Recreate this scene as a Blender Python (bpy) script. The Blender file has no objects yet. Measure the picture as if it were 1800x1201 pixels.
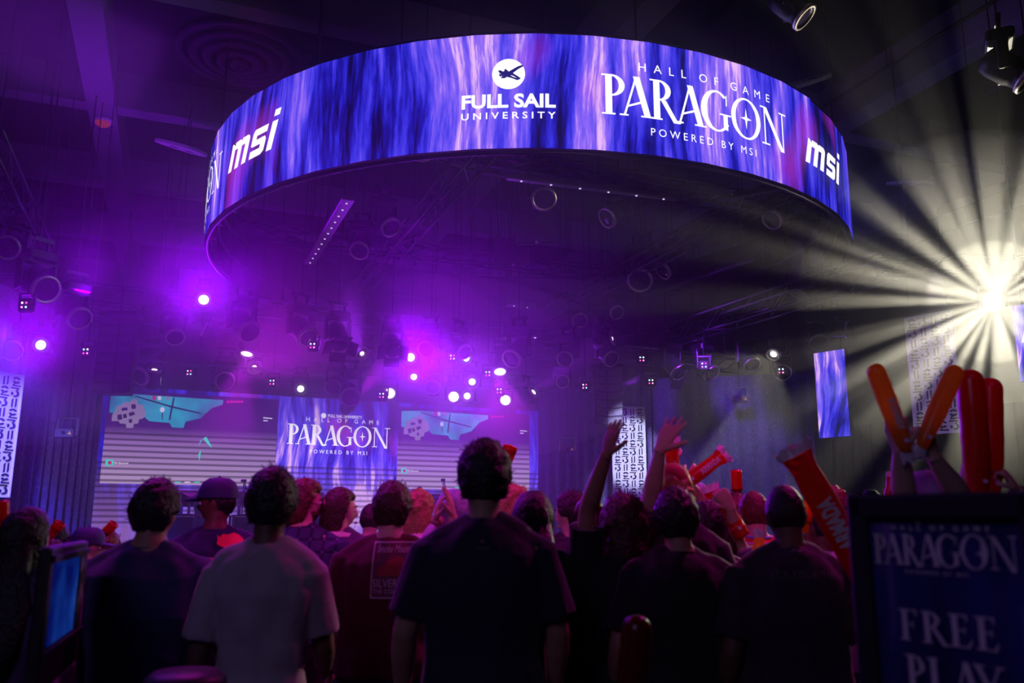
import bpy, bmesh, math, random
from math import sin, cos, pi, radians as rad, atan2, sqrt
from mathutils import Vector, Matrix, Euler, noise as mn
random.seed(7)
sc = bpy.context.scene
C = sc.collection

# ---------------------------------------------------------------- camera
F, PITCH, ROLL, EYE = 1501.6, 0.20092, -0.00542, 1.65
cam_d = bpy.data.cameras.new('camera'); cam = bpy.data.objects.new('camera', cam_d); C.objects.link(cam)
cam.location = (0, 0, EYE)
cam.rotation_euler = (Matrix.Rotation(pi/2 + PITCH, 3, 'X') @ Matrix.Rotation(-ROLL, 3, 'Z')).to_euler()
cam_d.sensor_width = 36; cam_d.lens = 36*F/1800; cam_d.clip_end = 200
cam_d.dof.use_dof = True; cam_d.dof.focus_distance = 17.5; cam_d.dof.aperture_fstop = 2.4
sc.camera = cam
# ---------------------------------------------------------------- view, world, sampling
sc.view_settings.view_transform = 'Standard'; sc.view_settings.look = 'None'
sc.view_settings.gamma = 1; sc.view_settings.use_curve_mapping = False; sc.view_settings.exposure = 0
w = bpy.data.worlds.new('World'); sc.world = w; w.use_nodes = True
w.node_tree.nodes['Background'].inputs[0].default_value = (.1, .05, .5, 1)
w.node_tree.nodes['Background'].inputs[1].default_value = 0.0
cy = sc.cycles
cy.use_denoising = True; cy.max_bounces = 4; cy.diffuse_bounces = 2; cy.glossy_bounces = 2
cy.transmission_bounces = 3; cy.transparent_max_bounces = 8; cy.volume_bounces = 0
cy.sample_clamp_direct = 12; cy.sample_clamp_indirect = 4; cy.caustics_reflective = False; cy.caustics_refractive = False
try: cy.denoiser = 'OPENIMAGEDENOISE'; cy.denoising_prefilter = 'ACCURATE'
except Exception: pass

def ray(px, py):
    a, b = px-900, 600.5-py
    c, s = cos(ROLL), sin(ROLL)
    u, v = (a*c+b*s)/F, (-a*s+b*c)/F
    return Vector((u, cos(PITCH)-v*sin(PITCH), sin(PITCH)+v*cos(PITCH)))
def at(px, py, Y):                       # where the line of sight of a photo pixel reaches the distance Y
    r = ray(px, py); return Vector((0, 0, EYE)) + r*(Y/r.y)
def atz(px, py, Z):
    r = ray(px, py); return Vector((0, 0, EYE)) + r*((Z-EYE)/r.z)
def ppx(P):                              # pixel of a point, for checks
    x, y, z = P[0], P[1], P[2]-EYE
    fw = y*cos(PITCH)+z*sin(PITCH); up = -y*sin(PITCH)+z*cos(PITCH)
    u, v = x/fw*F, up/fw*F; c, s = cos(ROLL), sin(ROLL)
    return 900+u*c-v*s, 600.5-(u*s+v*c)

def lin(r, g, b):
    f = lambda c: (c/255/12.92) if c/255 <= .04045 else ((c/255+.055)/1.055)**2.4
    return (f(r), f(g), f(b), 1)

# ---------------------------------------------------------------- materials
def nmat(name):
    m = bpy.data.materials.new(name); m.use_nodes = True
    nt = m.node_tree; return m, nt, nt.nodes, nt.links
def mat(name, col, rough=.6, metal=0, emit=None, es=1, var=.15, scale=8, bump=0, sheen=0, spec=.5, trans=0, alpha=None):
    m, nt, N, L = nmat(name); b = N['Principled BSDF']
    b.inputs['Roughness'].default_value = rough; b.inputs['Metallic'].default_value = metal
    b.inputs['Specular IOR Level'].default_value = spec
    tc = N.new('ShaderNodeTexCoord'); nz = N.new('ShaderNodeTexNoise'); nz.inputs['Scale'].default_value = scale
    nz.inputs['Detail'].default_value = 4; L.new(tc.outputs['Object'], nz.inputs['Vector'])
    mx = N.new('ShaderNodeMix'); mx.data_type = 'RGBA'
    mx.inputs[6].default_value = tuple(c*(1-var) for c in col[:3])+(1,); mx.inputs[7].default_value = tuple(min(1, c*(1+var)) for c in col[:3])+(1,)
    L.new(nz.outputs['Fac'], mx.inputs[0]); L.new(mx.outputs[2], b.inputs['Base Color'])
    if bump:
        bp = N.new('ShaderNodeBump'); bp.inputs['Strength'].default_value = bump; bp.inputs['Distance'].default_value = .02
        L.new(nz.outputs['Fac'], bp.inputs['Height']); L.new(bp.outputs['Normal'], b.inputs['Normal'])
    if sheen:
        b.inputs['Sheen Weight'].default_value = sheen; b.inputs['Sheen Roughness'].default_value = .4
    if trans: b.inputs['Transmission Weight'].default_value = trans
    if emit:
        b.inputs['Emission Color'].default_value = emit; b.inputs['Emission Strength'].default_value = es
    return m
def emat(name, col, s=1):
    m, nt, N, L = nmat(name); N.remove(N['Principled BSDF'])
    e = N.new('ShaderNodeEmission'); e.inputs[0].default_value = col; e.inputs[1].default_value = s
    L.new(e.outputs[0], N['Material Output'].inputs[0]); return m
def math_n(N, L, op, a, b=None, c=None):
    n = N.new('ShaderNodeMath'); n.operation = op
    for i, v in enumerate((a, b, c)):
        if v is None: continue
        if isinstance(v, (int, float)): n.inputs[i].default_value = v
        else: L.new(v, n.inputs[i])
    return n.outputs[0]
def ramp(N, L, fac, stops):
    r = N.new('ShaderNodeValToRGB'); cr = r.color_ramp
    while len(cr.elements) < len(stops): cr.elements.new(.5)
    for e, (p, c) in zip(cr.elements, stops): e.position = p; e.color = c
    L.new(fac, r.inputs[0]); return r.outputs[0]
def streak_mat(name, su, sv, seed, warp=1.5, bright=1., stripes=None, gain=1.):
    """LED screen content: flowing blue and violet light streaks; u,v in metres on the screen."""
    m, nt, N, L = nmat(name); N.remove(N['Principled BSDF'])
    uv = N.new('ShaderNodeUVMap'); uv.uv_map = 'uv'; sp = N.new('ShaderNodeSeparateXYZ'); L.new(uv.outputs[0], sp.inputs[0])
    u, v = sp.outputs[0], sp.outputs[1]
    def nz(ku, kv, sd, det=3, ro=.5, off=None):
        cb = N.new('ShaderNodeCombineXYZ')
        uu = math_n(N, L, 'MULTIPLY', u, ku)
        if off is not None: uu = math_n(N, L, 'ADD', uu, off)
        L.new(uu, cb.inputs[0]); L.new(math_n(N, L, 'MULTIPLY', v, kv), cb.inputs[1]); cb.inputs[2].default_value = sd
        n = N.new('ShaderNodeTexNoise'); n.inputs['Scale'].default_value = 1; n.inputs['Detail'].default_value = det; n.inputs['Roughness'].default_value = ro
        L.new(cb.outputs[0], n.inputs['Vector']); return n.outputs['Fac']
    w0 = math_n(N, L, 'MULTIPLY', math_n(N, L, 'SUBTRACT', nz(.45*su, .5*sv, seed, 2), .5), warp*2)
    fine = nz(5.5*su, .75*sv, seed+3, 6, .68, w0)
    broad = nz(.95*su, .32*sv, seed+7, 2, .5, math_n(N, L, 'MULTIPLY', w0, .35))
    val = math_n(N, L, 'MULTIPLY_ADD', fine, 1.35*gain, math_n(N, L, 'MULTIPLY_ADD', broad, 1.15*gain, -.79*gain-0.02))
    col = ramp(N, L, val, [(.0, lin(8, 4, 40)), (.28, lin(8, 6, 70)), (.42, lin(24, 20, 165)), (.54, lin(50, 46, 222)), (.68, lin(92, 76, 242)), (.82, lin(150, 108, 250)), (.95, lin(240, 190, 255))])
    pk = nz(1.1*su, .9*sv, seed+13, 1, .4, math_n(N, L, 'MULTIPLY', w0, .5))
    pk = math_n(N, L, 'MULTIPLY', math_n(N, L, 'MAXIMUM', math_n(N, L, 'SUBTRACT', pk, .64), 0), 3.5)
    mx = N.new('ShaderNodeMix'); mx.data_type = 'RGBA'; L.new(pk, mx.inputs[0]); L.new(col, mx.inputs[6]); mx.inputs[7].default_value = lin(210, 60, 225)
    out = mx.outputs[2]; st = bright
    if stripes: out, st = stripes(N, L, u, v, out)
    # dark grid of the pixel modules
    e = N.new('ShaderNodeEmission'); L.new(out, e.inputs[0])
    if isinstance(st, (int, float)): e.inputs[1].default_value = st
    else: L.new(st, e.inputs[1])
    L.new(e.outputs[0], N['Material Output'].inputs[0]); return m

# ---------------------------------------------------------------- mesh builder
class MB:
    def __init__(s): s.v = []; s.f = []; s.uv = None
    def add(s, vs, fs):
        k = len(s.v); s.v += [Vector(p) for p in vs]; s.f += [tuple(i+k for i in f) for f in fs]; return s
    def box(s, c, sz, R=None, bev=0):
        c = Vector(c); x, y, z = (a/2 for a in sz)
        if bev:
            b = min(bev, x*.9, y*.9, z*.9); vs = []
            pts = [(x-b, y), (x, y-b), (x, -y+b), (x-b, -y), (-x+b, -y), (-x, -y+b), (-x, y-b), (-x+b, y)]
            for zz, k in ((-z, b), (-z+b, 0), (z-b, 0), (z, b)):
                for px, py in pts: vs.append(Vector((px-math.copysign(k, px), py-math.copysign(k, py), zz)))
            fs = [(j*8+i, j*8+(i+1) % 8, (j+1)*8+(i+1) % 8, (j+1)*8+i)[::-1] for j in range(3) for i in range(8)] + [tuple(range(8)), tuple(range(31, 23, -1))]
        else:
            vs = [Vector((i*x, j*y, k*z)) for k in (-1, 1) for j in (-1, 1) for i in (-1, 1)]
            fs = [(0, 2, 3, 1), (4, 5, 7, 6), (0, 1, 5, 4), (2, 6, 7, 3), (0, 4, 6, 2), (1, 3, 7, 5)]
        if R is not None: vs = [R @ p for p in vs]
        return s.add([p+c for p in vs], fs)
    def tube(s, pts, r, n=8, cap=True, flat=None, up=None):
        pts = [Vector(p) for p in pts]; rs = r if isinstance(r, (list, tuple)) else [r]*len(pts)
        vs = []; fs = []; T0 = None
        for i, p in enumerate(pts):
            t = (pts[min(i+1, len(pts)-1)]-pts[max(i-1, 0)]).normalized()
            if T0 is None:
                a = Vector(up) if up else (Vector((0, 0, 1)) if abs(t.z) < .9 else Vector((1, 0, 0)))
                X = (a - t*a.dot(t)).normalized()
            else:
                q = T0.rotation_difference(t); X = q @ X; X = (X - t*X.dot(t)).normalized()
            T0 = t; Yv = t.cross(X)
            rr = rs[i]; ra, rb = (rr if isinstance(rr, tuple) else (rr, rr))
            for k in range(n): vs.append(p + X*cos(2*pi*k/n)*ra + Yv*sin(2*pi*k/n)*rb)
        for i in range(len(pts)-1):
            for k in range(n): fs.append((i*n+k, i*n+(k+1) % n, (i+1)*n+(k+1) % n, (i+1)*n+k))
        if cap: fs += [tuple(range(n))[::-1], tuple(range((len(pts)-1)*n, len(pts)*n))]
        return s.add(vs, fs)
    def lathe(s, prof, n=20, M=None, a0=0, a1=2*pi):
        full = abs(a1-a0-2*pi) < 1e-6; m = n if full else n+1
        vs = []; fs = []
        for (r, z) in prof:
            for k in range(m):
                a = a0+(a1-a0)*k/n; p = Vector((r*cos(a), r*sin(a), z)); vs.append(M @ p if M else p)
        for i in range(len(prof)-1):
            for k in range(n): fs.append((i*m+k, i*m+(k+1) % m, (i+1)*m+(k+1) % m, (i+1)*m+k))
        return s.add(vs, fs)
    def ell(s, c, r, nu=16, nv=10, R=None):
        vs = []; fs = []; c = Vector(c)
        for j in range(nv+1):
            t = pi*j/nv
            for i in range(nu):
                p = Vector((r[0]*sin(t)*cos(2*pi*i/nu), r[1]*sin(t)*sin(2*pi*i/nu), r[2]*cos(t)))
                vs.append(c + (R @ p if R is not None else p))
        for j in range(nv):
            for i in range(nu): fs.append((j*nu+i, (j+1)*nu+i, (j+1)*nu+(i+1) % nu, j*nu+(i+1) % nu))
        return s.add(vs, fs)
    def prism(s, poly, z0, z1, M=None):
        n = len(poly); vs = [Vector((x, y, z0)) for x, y in poly]+[Vector((x, y, z1)) for x, y in poly]
        if M: vs = [M @ p for p in vs]
        return s.add(vs, [tuple(range(n))[::-1], tuple(range(n, 2*n))]+[(i, (i+1) % n, n+(i+1) % n, n+i) for i in range(n)])
    def mesh(s, name, m=None, smooth=False, weld=0):
        me = bpy.data.meshes.new(name); me.from_pydata(s.v, [], s.f)
        if s.uv:
            l = me.uv_layers.new(name='uv')
            for lp in me.loops: l.data[lp.index].uv = s.uv[lp.vertex_index]
        if weld or not s.uv:
            bm = bmesh.new(); bm.from_mesh(me)
            if weld: bmesh.ops.remove_doubles(bm, verts=bm.verts, dist=weld)
            if not s.uv: bmesh.ops.recalc_face_normals(bm, faces=bm.faces)
            bm.to_mesh(me); bm.free()
        if m: me.materials.append(m)
        if smooth: me.polygons.foreach_set('use_smooth', [True]*len(me.polygons))
        me.update(); return me
def put(name, me, parent=None, M=None):
    o = bpy.data.objects.new(name, me); C.objects.link(o)
    if M is not None: o.matrix_local = M
    if parent is not None: o.parent = parent
    return o
def part(name, mb, m, parent=None, smooth=False, M=None, weld=0):
    return put(name, mb.mesh(name, m, smooth, weld), parent, M)
def tag(o, label, cat, group=None):
    o['label'] = label; o['category'] = cat
    if group: o['group'] = group
    return o
def thing(name, loc, label=None, cat=None, group=None, R=None):
    o = bpy.data.objects.new(name, None); C.objects.link(o); o.empty_display_size = .1
    o.matrix_world = Matrix.Translation(loc) @ (R.to_4x4() if R is not None else Matrix.Identity(4))
    if label: tag(o, label, cat, group)
    return o
def dup(root, M, label=None, group=None):
    r = root.copy(); C.objects.link(r); r.matrix_world = M
    if label: r['label'] = label
    if group: r['group'] = group
    def rec(a, b):
        for ch in list(a.children):
            if ch.type == 'LIGHT': continue
            d = ch.copy(); C.objects.link(d); d.parent = b; rec(ch, d)
    rec(root, r); return r
def struct(o): o['kind'] = 'structure'; return o
def stuff(o): o['kind'] = 'stuff'; return o
def look(d, up=(0, 0, 1)):              # rotation whose local -Z points along d
    d = Vector(d).normalized(); return d.to_track_quat('-Z', 'Y').to_matrix()
def frame(X, Z):                         # local X along X, local Z along Z
    X = Vector(X).normalized(); Z = (Vector(Z)-X*Vector(Z).dot(X)).normalized(); Yv = Z.cross(X)
    return Matrix((X, Yv, Z)).transposed()
def M4(loc, R=None): return Matrix.Translation(loc) @ (R.to_4x4() if R is not None else Matrix.Identity(4))

# ---------------------------------------------------------------- lights
def spot(loc, target, energy, col, size=60, blend=.4, radius=.05, gobo=None, parent=None):
    d = bpy.data.lights.new('lamp_light', 'SPOT'); d.energy = energy; d.color = col[:3]; d.spot_size = rad(size); d.spot_blend = blend; d.shadow_soft_size = radius
    o = bpy.data.objects.new('lamp_light', d); C.objects.link(o)
    o.matrix_world = M4(loc, look(Vector(target)-Vector(loc)))
    if gobo:
        d.use_nodes = True; N = d.node_tree.nodes; L = d.node_tree.links; e = N['Emission']
        tc = N.new('ShaderNodeTexCoord'); sp = N.new('ShaderNodeSeparateXYZ'); L.new(tc.outputs['Normal'], sp.inputs[0])
        an = math_n(N, L, 'ARCTAN2', sp.outputs[1], sp.outputs[0])
        cb = N.new('ShaderNodeCombineXYZ'); k = gobo[0]
        L.new(math_n(N, L, 'MULTIPLY', math_n(N, L, 'COSINE', an), k), cb.inputs[0]); L.new(math_n(N, L, 'MULTIPLY', math_n(N, L, 'SINE', an), k), cb.inputs[1]); cb.inputs[2].default_value = gobo[1]
        n = N.new('ShaderNodeTexNoise'); n.inputs['Scale'].default_value = 1; n.inputs['Detail'].default_value = 2; L.new(cb.outputs[0], n.inputs['Vector'])
        rib = math_n(N, L, 'MULTIPLY_ADD', math_n(N, L, 'SINE', math_n(N, L, 'MULTIPLY', an, gobo[5])), gobo[6], n.outputs['Fac']); mr = N.new('ShaderNodeMapRange'); L.new(rib, mr.inputs[0]); mr.inputs[1].default_value = gobo[2]; mr.inputs[2].default_value = gobo[3]; mr.inputs[3].default_value = gobo[4]; mr.inputs[4].default_value = 1.6
        L.new(mr.outputs[0], e.inputs['Strength'])
    if parent:
        mw = o.matrix_world.copy(); o.parent = parent; o.matrix_parent_inverse = parent.matrix_world.inverted(); o.matrix_world = mw
    return o
def area(loc, target, energy, col, sx, sy):
    d = bpy.data.lights.new('wash_light', 'AREA'); d.energy = energy; d.color = col[:3]; d.shape = 'RECTANGLE'; d.size = sx; d.size_y = sy
    o = bpy.data.objects.new('wash_light', d); C.objects.link(o); o.matrix_world = M4(loc, look(Vector(target)-Vector(loc))); return o
# ---------------------------------------------------------------- key positions
RC = Vector((.277, 16.147, EYE+4.6)); RR = 5.963; RH = 1.607      # LED ring: centre of the lower rim, radius, height
LA = at(164, 800, 19.0)                                           # left edge of the stage screen
WD = Vector((sin(rad(65.5)), cos(rad(65.5)), 0))                  # direction along the stage screen
WN = Vector((WD.y, -WD.x, 0))                                     # faces the audience
PUR = (.30, .0, 1.0); VIO = (.36, .02, 1.0); MAG = (.62, .01, .95); WARM = (1.0, .93, .70); BLU = (.08, .06, 1.0)
# purple beams of the stage lamps, aimed over the audience: pixel of the lamp, distance, aim pixel direction, power, cone
HZ = 1.0
BEAMS = [  # px, py, Y, target (x,y,z), W, cone, colour
    (358, 526, 17.0, (-1.5, 3, 6.0), 1250, 70, PUR), (70, 606, 15.5, (-6, 2, 4.0), 750, 75, PUR),
    (355, 577, 18.0, (-9, 17, 6.6), 420, 34, PUR), (433, 625, 18.5, (-6.0, 17, 1.5), 800, 50, MAG),
    (272, 646, 18.0, (-6.5, 16, 9.0), 600, 34, VIO), (722, 628, 18.0, (0, 5, 3.5), 2000, 70, PUR),
    (830, 671, 19.0, (0, 4, 4), 800, 60, VIO), (821, 696, 19.5, (-1, 4, 3.5), 800, 60, VIO),
    (879, 656, 18.5, (0, 16, 1.0), 900, 60, MAG), (627, 698, 19.5, (0.0, 18, 8), 900, 36, MAG),
    (941, 687, 19.5, (4, 17, 7.0), 600, 26, VIO), (1093, 679, 19.5, (7.5, 17.5, 6.6), 600, 26, VIO), (1080, 594, 18.5, (6, 17, 6.6), 220, 30, VIO),
    (404, 670, 19.0, (-3, 18, 5.5), 400, 40, MAG), (448, 645, 19.0, (-4, 15, 5.5), 400, 60, MAG), (635, 620, 18.5, (-4, 15, 6), 400, 50, VIO),
]
for (px, py, Y, tg, W, cn, col) in BEAMS:
    spot(at(px, py, Y), tg, W*HZ, col, cn, .8, .04)
# white lamps: a broken-up burst at the right, and a smaller one over the side of the stage
WL = at(1745, 531, 12.5); spot(WL, (.22, 0, 1.78), 1050, WARM, 158, .5, .03, gobo=(6.5, 4.4, .41, .66, .05, 24, .09))
W2 = at(1358, 625, 18.0); spot(W2, at(1180, 860, 15.0), 330, WARM, 60, .2, .02, gobo=(14, 5.1, .46, .60, .0, 44, .06))
spot(at(1250, 560, 17), at(1230, 800, 20.5), 420, (.28, .02, 1), 75, .7, .2)          # unseen violet fill added to tint the right curtain and its haze
spot(at(150, 520, 15.5), at(150, 180, 15.5), 800, (.30, .0, 1), 100, .8, .2)         # violet fill added to brighten the ceiling beams, without a fixture
for x_ in (-2.0, -.7, .7, 2.1): spot((x_*.8, -1.0, 6.8), (x_, 5.8, 1.45), 480, (1, .02, .62), 17, .8, .45)   # narrow magenta lamps over the middle of the crowd
spot((2.5, 3.0, 4.6), (.8, 15.5, 7.2), 130, (1, .72, .72), 46, .6, .15)       # unseen pinkish spot added so the lamp rims in the ring shine
# wash on curtains, panels and crowd
spot(at(0, 560, 13), at(45, 880, 14.8), 3600, BLU, 60, .6, .2)
spot(at(1110, 640, 16), at(1110, 800, 20.5), 1500, (.62, .66, 1), 22, .5, .1)
spot(at(-120, 700, 10.5), at(5, 790, 13.5), 500, (.75, .66, 1), 42, .5, .1)
spot(at(1640, 470, 12), at(1640, 680, 15), 200, (.55, .3, 1), 40, .6, .1)
spot((3.2, 5.9, 5.6), (.9, 5.4, 1.5), 420, (1, .015, .55), 58, .5, .3)      # magenta front wash, reaches the middle of the crowd
spot((-2.0, 5.9, 5.4), (-1.2, 5.2, 1.5), 330, (.9, .02, .8), 60, .5, .3)
area((-4.0, 5.9, 5.4), (-1.2, 3.6, 1.5), 45, (.35, .04, 1), 2.5, .8)
area((-2.2, -2.5, 4.4), (-1.2, 3.0, 1.1), 48, (.34, .24, .62), 2.5, 2)        # dim house light from behind
# ================================================================ room
AX = Vector((sin(rad(-21.5)), cos(rad(-21.5)), 0)); BX = Vector((AX.y, -AX.x, 0))   # hall axes: away from the viewer, across
RB = frame(BX, (0, 0, 1))
m_wall = mat('dark_wall', (.012, .010, .016, 1), .9, var=.3, scale=.6)
m_ceil = mat('ceiling_paint', (.022, .018, .03, 1), .95, var=.35, scale=.5, bump=.2)
m_beam = mat('beam_paint', (.24, .21, .28, 1), .8, var=.2, scale=1.2)
m_floor = mat('floor_carpet', (.02, .018, .03, 1), .9, var=.3, scale=30, bump=.4)
def hall(u, v, z): return BX*u + AX*v + Vector((0, 0, z))
CZ = 10.6
def hbox(name, u0, u1, v0, v1, z0, z1, m, parent=None):
    return part(name, MB().box(((u0+u1)/2, (v0+v1)/2, (z0+z1)/2), (u1-u0, v1-v0, z1-z0)), m, parent, M=M4((0, 0, 0), RB) if parent is None else None)
U0, U1, V0, V1 = -13.5, 21, -6, 33
struct(hbox('floor', U0-.3, U1+.3, V0-.3, V1+.3, -.2, 0, m_floor))
struct(hbox('ceiling', U0-.3, U1+.3, V0-.3, V1+.3, CZ, CZ+.2, m_ceil))
struct(hbox('wall_left', U0-.3, U0, V0-.3, V1+.3, 0, CZ, m_wall)); struct(hbox('wall_right', U1, U1+.3, V0-.3, V1+.3, 0, CZ, m_wall))
struct(hbox('wall_back', U0, U1, V1, V1+.3, 0, CZ, m_wall)); struct(hbox('wall_front', U0, U1, V0-.3, V0, 0, CZ, m_wall))
# ceiling beams
def uv_of(p): return p.dot(BX), p.dot(AX)
BZ = 9.7
ua = [uv_of(atz(172, 150, BZ))[0]]; ub = uv_of(atz(1620, 145, BZ))[0]
for i, u in enumerate((ua[0]-5.6, ua[0], ub-5.9, ub, ub+6)):
    if U0 < u-.4 and u+.4 < U1: struct(hbox('trim_%d' % (i+1), u-.27, u+.27, V0, V1, BZ, CZ, m_beam))
vb = [uv_of(atz(100, 188, BZ))[1], uv_of(atz(180, 335, BZ))[1]]
step = vb[1]-vb[0]
for i, v in enumerate((vb[0]-step, vb[0], vb[1], vb[1]+step)):
    struct(hbox('trim_%d' % (i+11), U0, U1, v-.2, v+.2, BZ+.12, CZ-.01, m_beam))
# haze
mh, nt, N, L = nmat('stage_haze'); N.remove(N['Principled BSDF'])
vs_ = N.new('ShaderNodeVolumeScatter'); vs_.inputs['Color'].default_value = (1, 1, 1, 1); vs_.inputs['Density'].default_value = .014; vs_.inputs['Anisotropy'].default_value = .8
L.new(vs_.outputs[0], N['Material Output'].inputs['Volume'])
hz = hbox('haze', U0+.05, U1-.05, 6.0, V1-.05, .05, CZ-.05, mh); stuff(hz)
tag(hz, 'thin theatrical haze filling the hall in front of the stage', 'haze')
for k, (c_, r_, dn, lb) in enumerate((((at(430, 590, 17.3)), (6.2, 2.6, 2.3), .075, 'thick purple haze round the stage lamps above the left game picture'), (at(800, 650, 19), (4.6, 2.6, 2.1), .085, 'thick violet haze round the star lamps above the right game picture'), (at(60, 600, 15.2), (2.9, 2.2, 1.9), .06, 'thick purple haze round the far left lamp'), (at(1735, 540, 12.3), (2.9, 2.4, 2.6), .045, 'pale haze added round the blazing white lamp for its near glow'), (at(1745, 531, 12.2), (.9, .9, .9), .07, 'dense haze ball added in front of the blazing white lamp for its glow'), (at(722, 628, 17.8), (.9, .9, .9), .16, 'small haze ball added in front of the centre star lamp for its glow'), (at(358, 526, 16.8), (.8, .8, .8), .14, 'small haze ball added in front of the brightest purple lamp for its glow'))):  # cloud at the white lamp and the small balls are added for lamp glow
    m2, nt, N, L = nmat('dense_haze'); N.remove(N['Principled BSDF']); v2 = N.new('ShaderNodeVolumeScatter'); v2.inputs['Density'].default_value = dn; v2.inputs['Anisotropy'].default_value = .45; v2.inputs['Color'].default_value = (1, 1, 1, 1)
    L.new(v2.outputs[0], N['Material Output'].inputs['Volume']); h2 = part('haze_cloud', MB().ell((0, 0, 0), r_, 32, 20), m2, None, M=M4(c_, RB)); tag(stuff(h2), lb, 'haze')
# ================================================================ LED ring
def ringp(s, v, off=0):                    # s metres along the ring from its nearest point, v up from the lower rim
    a = -pi/2 + s/RR; return Vector((cos(a)*(RR+off), sin(a)*(RR+off), v))
ring = thing('led_ring_screen', RC, 'huge round ring screen glowing blue and violet, hung over the crowd', 'screen')
m_ring = streak_mat('ring_screen_picture', .8, .5, 4.2, 1.5, 1.0, gain=1.3)
m_black = mat('black_metal', (.012, .011, .016, 1), .5, var=.2)
m_dark = mat('dark_cloth', (.014, .012, .022, 1), .85, var=.3)
m_pipe = mat('dark_pipe', (.05, .03, .07, 1), .35, .6)
NP = 48; CIR = 2*pi*RR
for i in range(NP):
    s0, s1 = CIR*(i/NP-.5)+.001, CIR*((i+1)/NP-.5)-.001
    dz = .035 if i in (30, 31) else 0
    mb = MB(); A = [ringp(s0, 0), ringp(s1, 0), ringp(s1, RH-dz), ringp(s0, RH-dz)]; B = [ringp(s, v, -.09) for s, v in ((s0, 0), (s1, 0), (s1, RH-dz), (s0, RH-dz))]
    mb.add(A+B, [(0, 1, 2, 3), (4, 7, 6, 5), (0, 4, 5, 1), (3, 2, 6, 7), (0, 3, 7, 4), (1, 5, 6, 2)])
    uu = [(s0, 0), (s1, 0), (s1, RH), (s0, RH)]*2; mb.uv = uu
    p = part('led_panel', mb, m_ring, ring); p.data.materials.append(m_dark)
    for k, f in enumerate(p.data.polygons): f.material_index = 0 if k == 0 else 1
mb = MB()
for v, r in ((-.04, .035), (RH+.03, .03)):
    mb.tube([ringp(CIR*k/96, v, -.05) for k in range(97)], r, 8, cap=False)
part('rim_pipe', mb, m_pipe, ring, True)
for v in (.3, .8, 1.3):
    part('back_pipe', MB().tube([ringp(CIR*k/96, v, -.22) for k in range(97)], .024, 6, cap=False), m_pipe, ring, True)
for k in range(NP):
    s = CIR*k/NP
    part('back_post', MB().box(ringp(s, RH/2, -.17), (.05, .05, RH), Matrix.Rotation(s/RR, 3, 'Z')), m_black, ring)
for k in range(8):
    a = ringp(CIR*(k+.3)/8, RH, -.1); part('hoist_chain', MB().tube([a, a+Vector((-.0, 0, CZ-RC.z-RH-.02))], .02, 5), m_pipe, ring)
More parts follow.
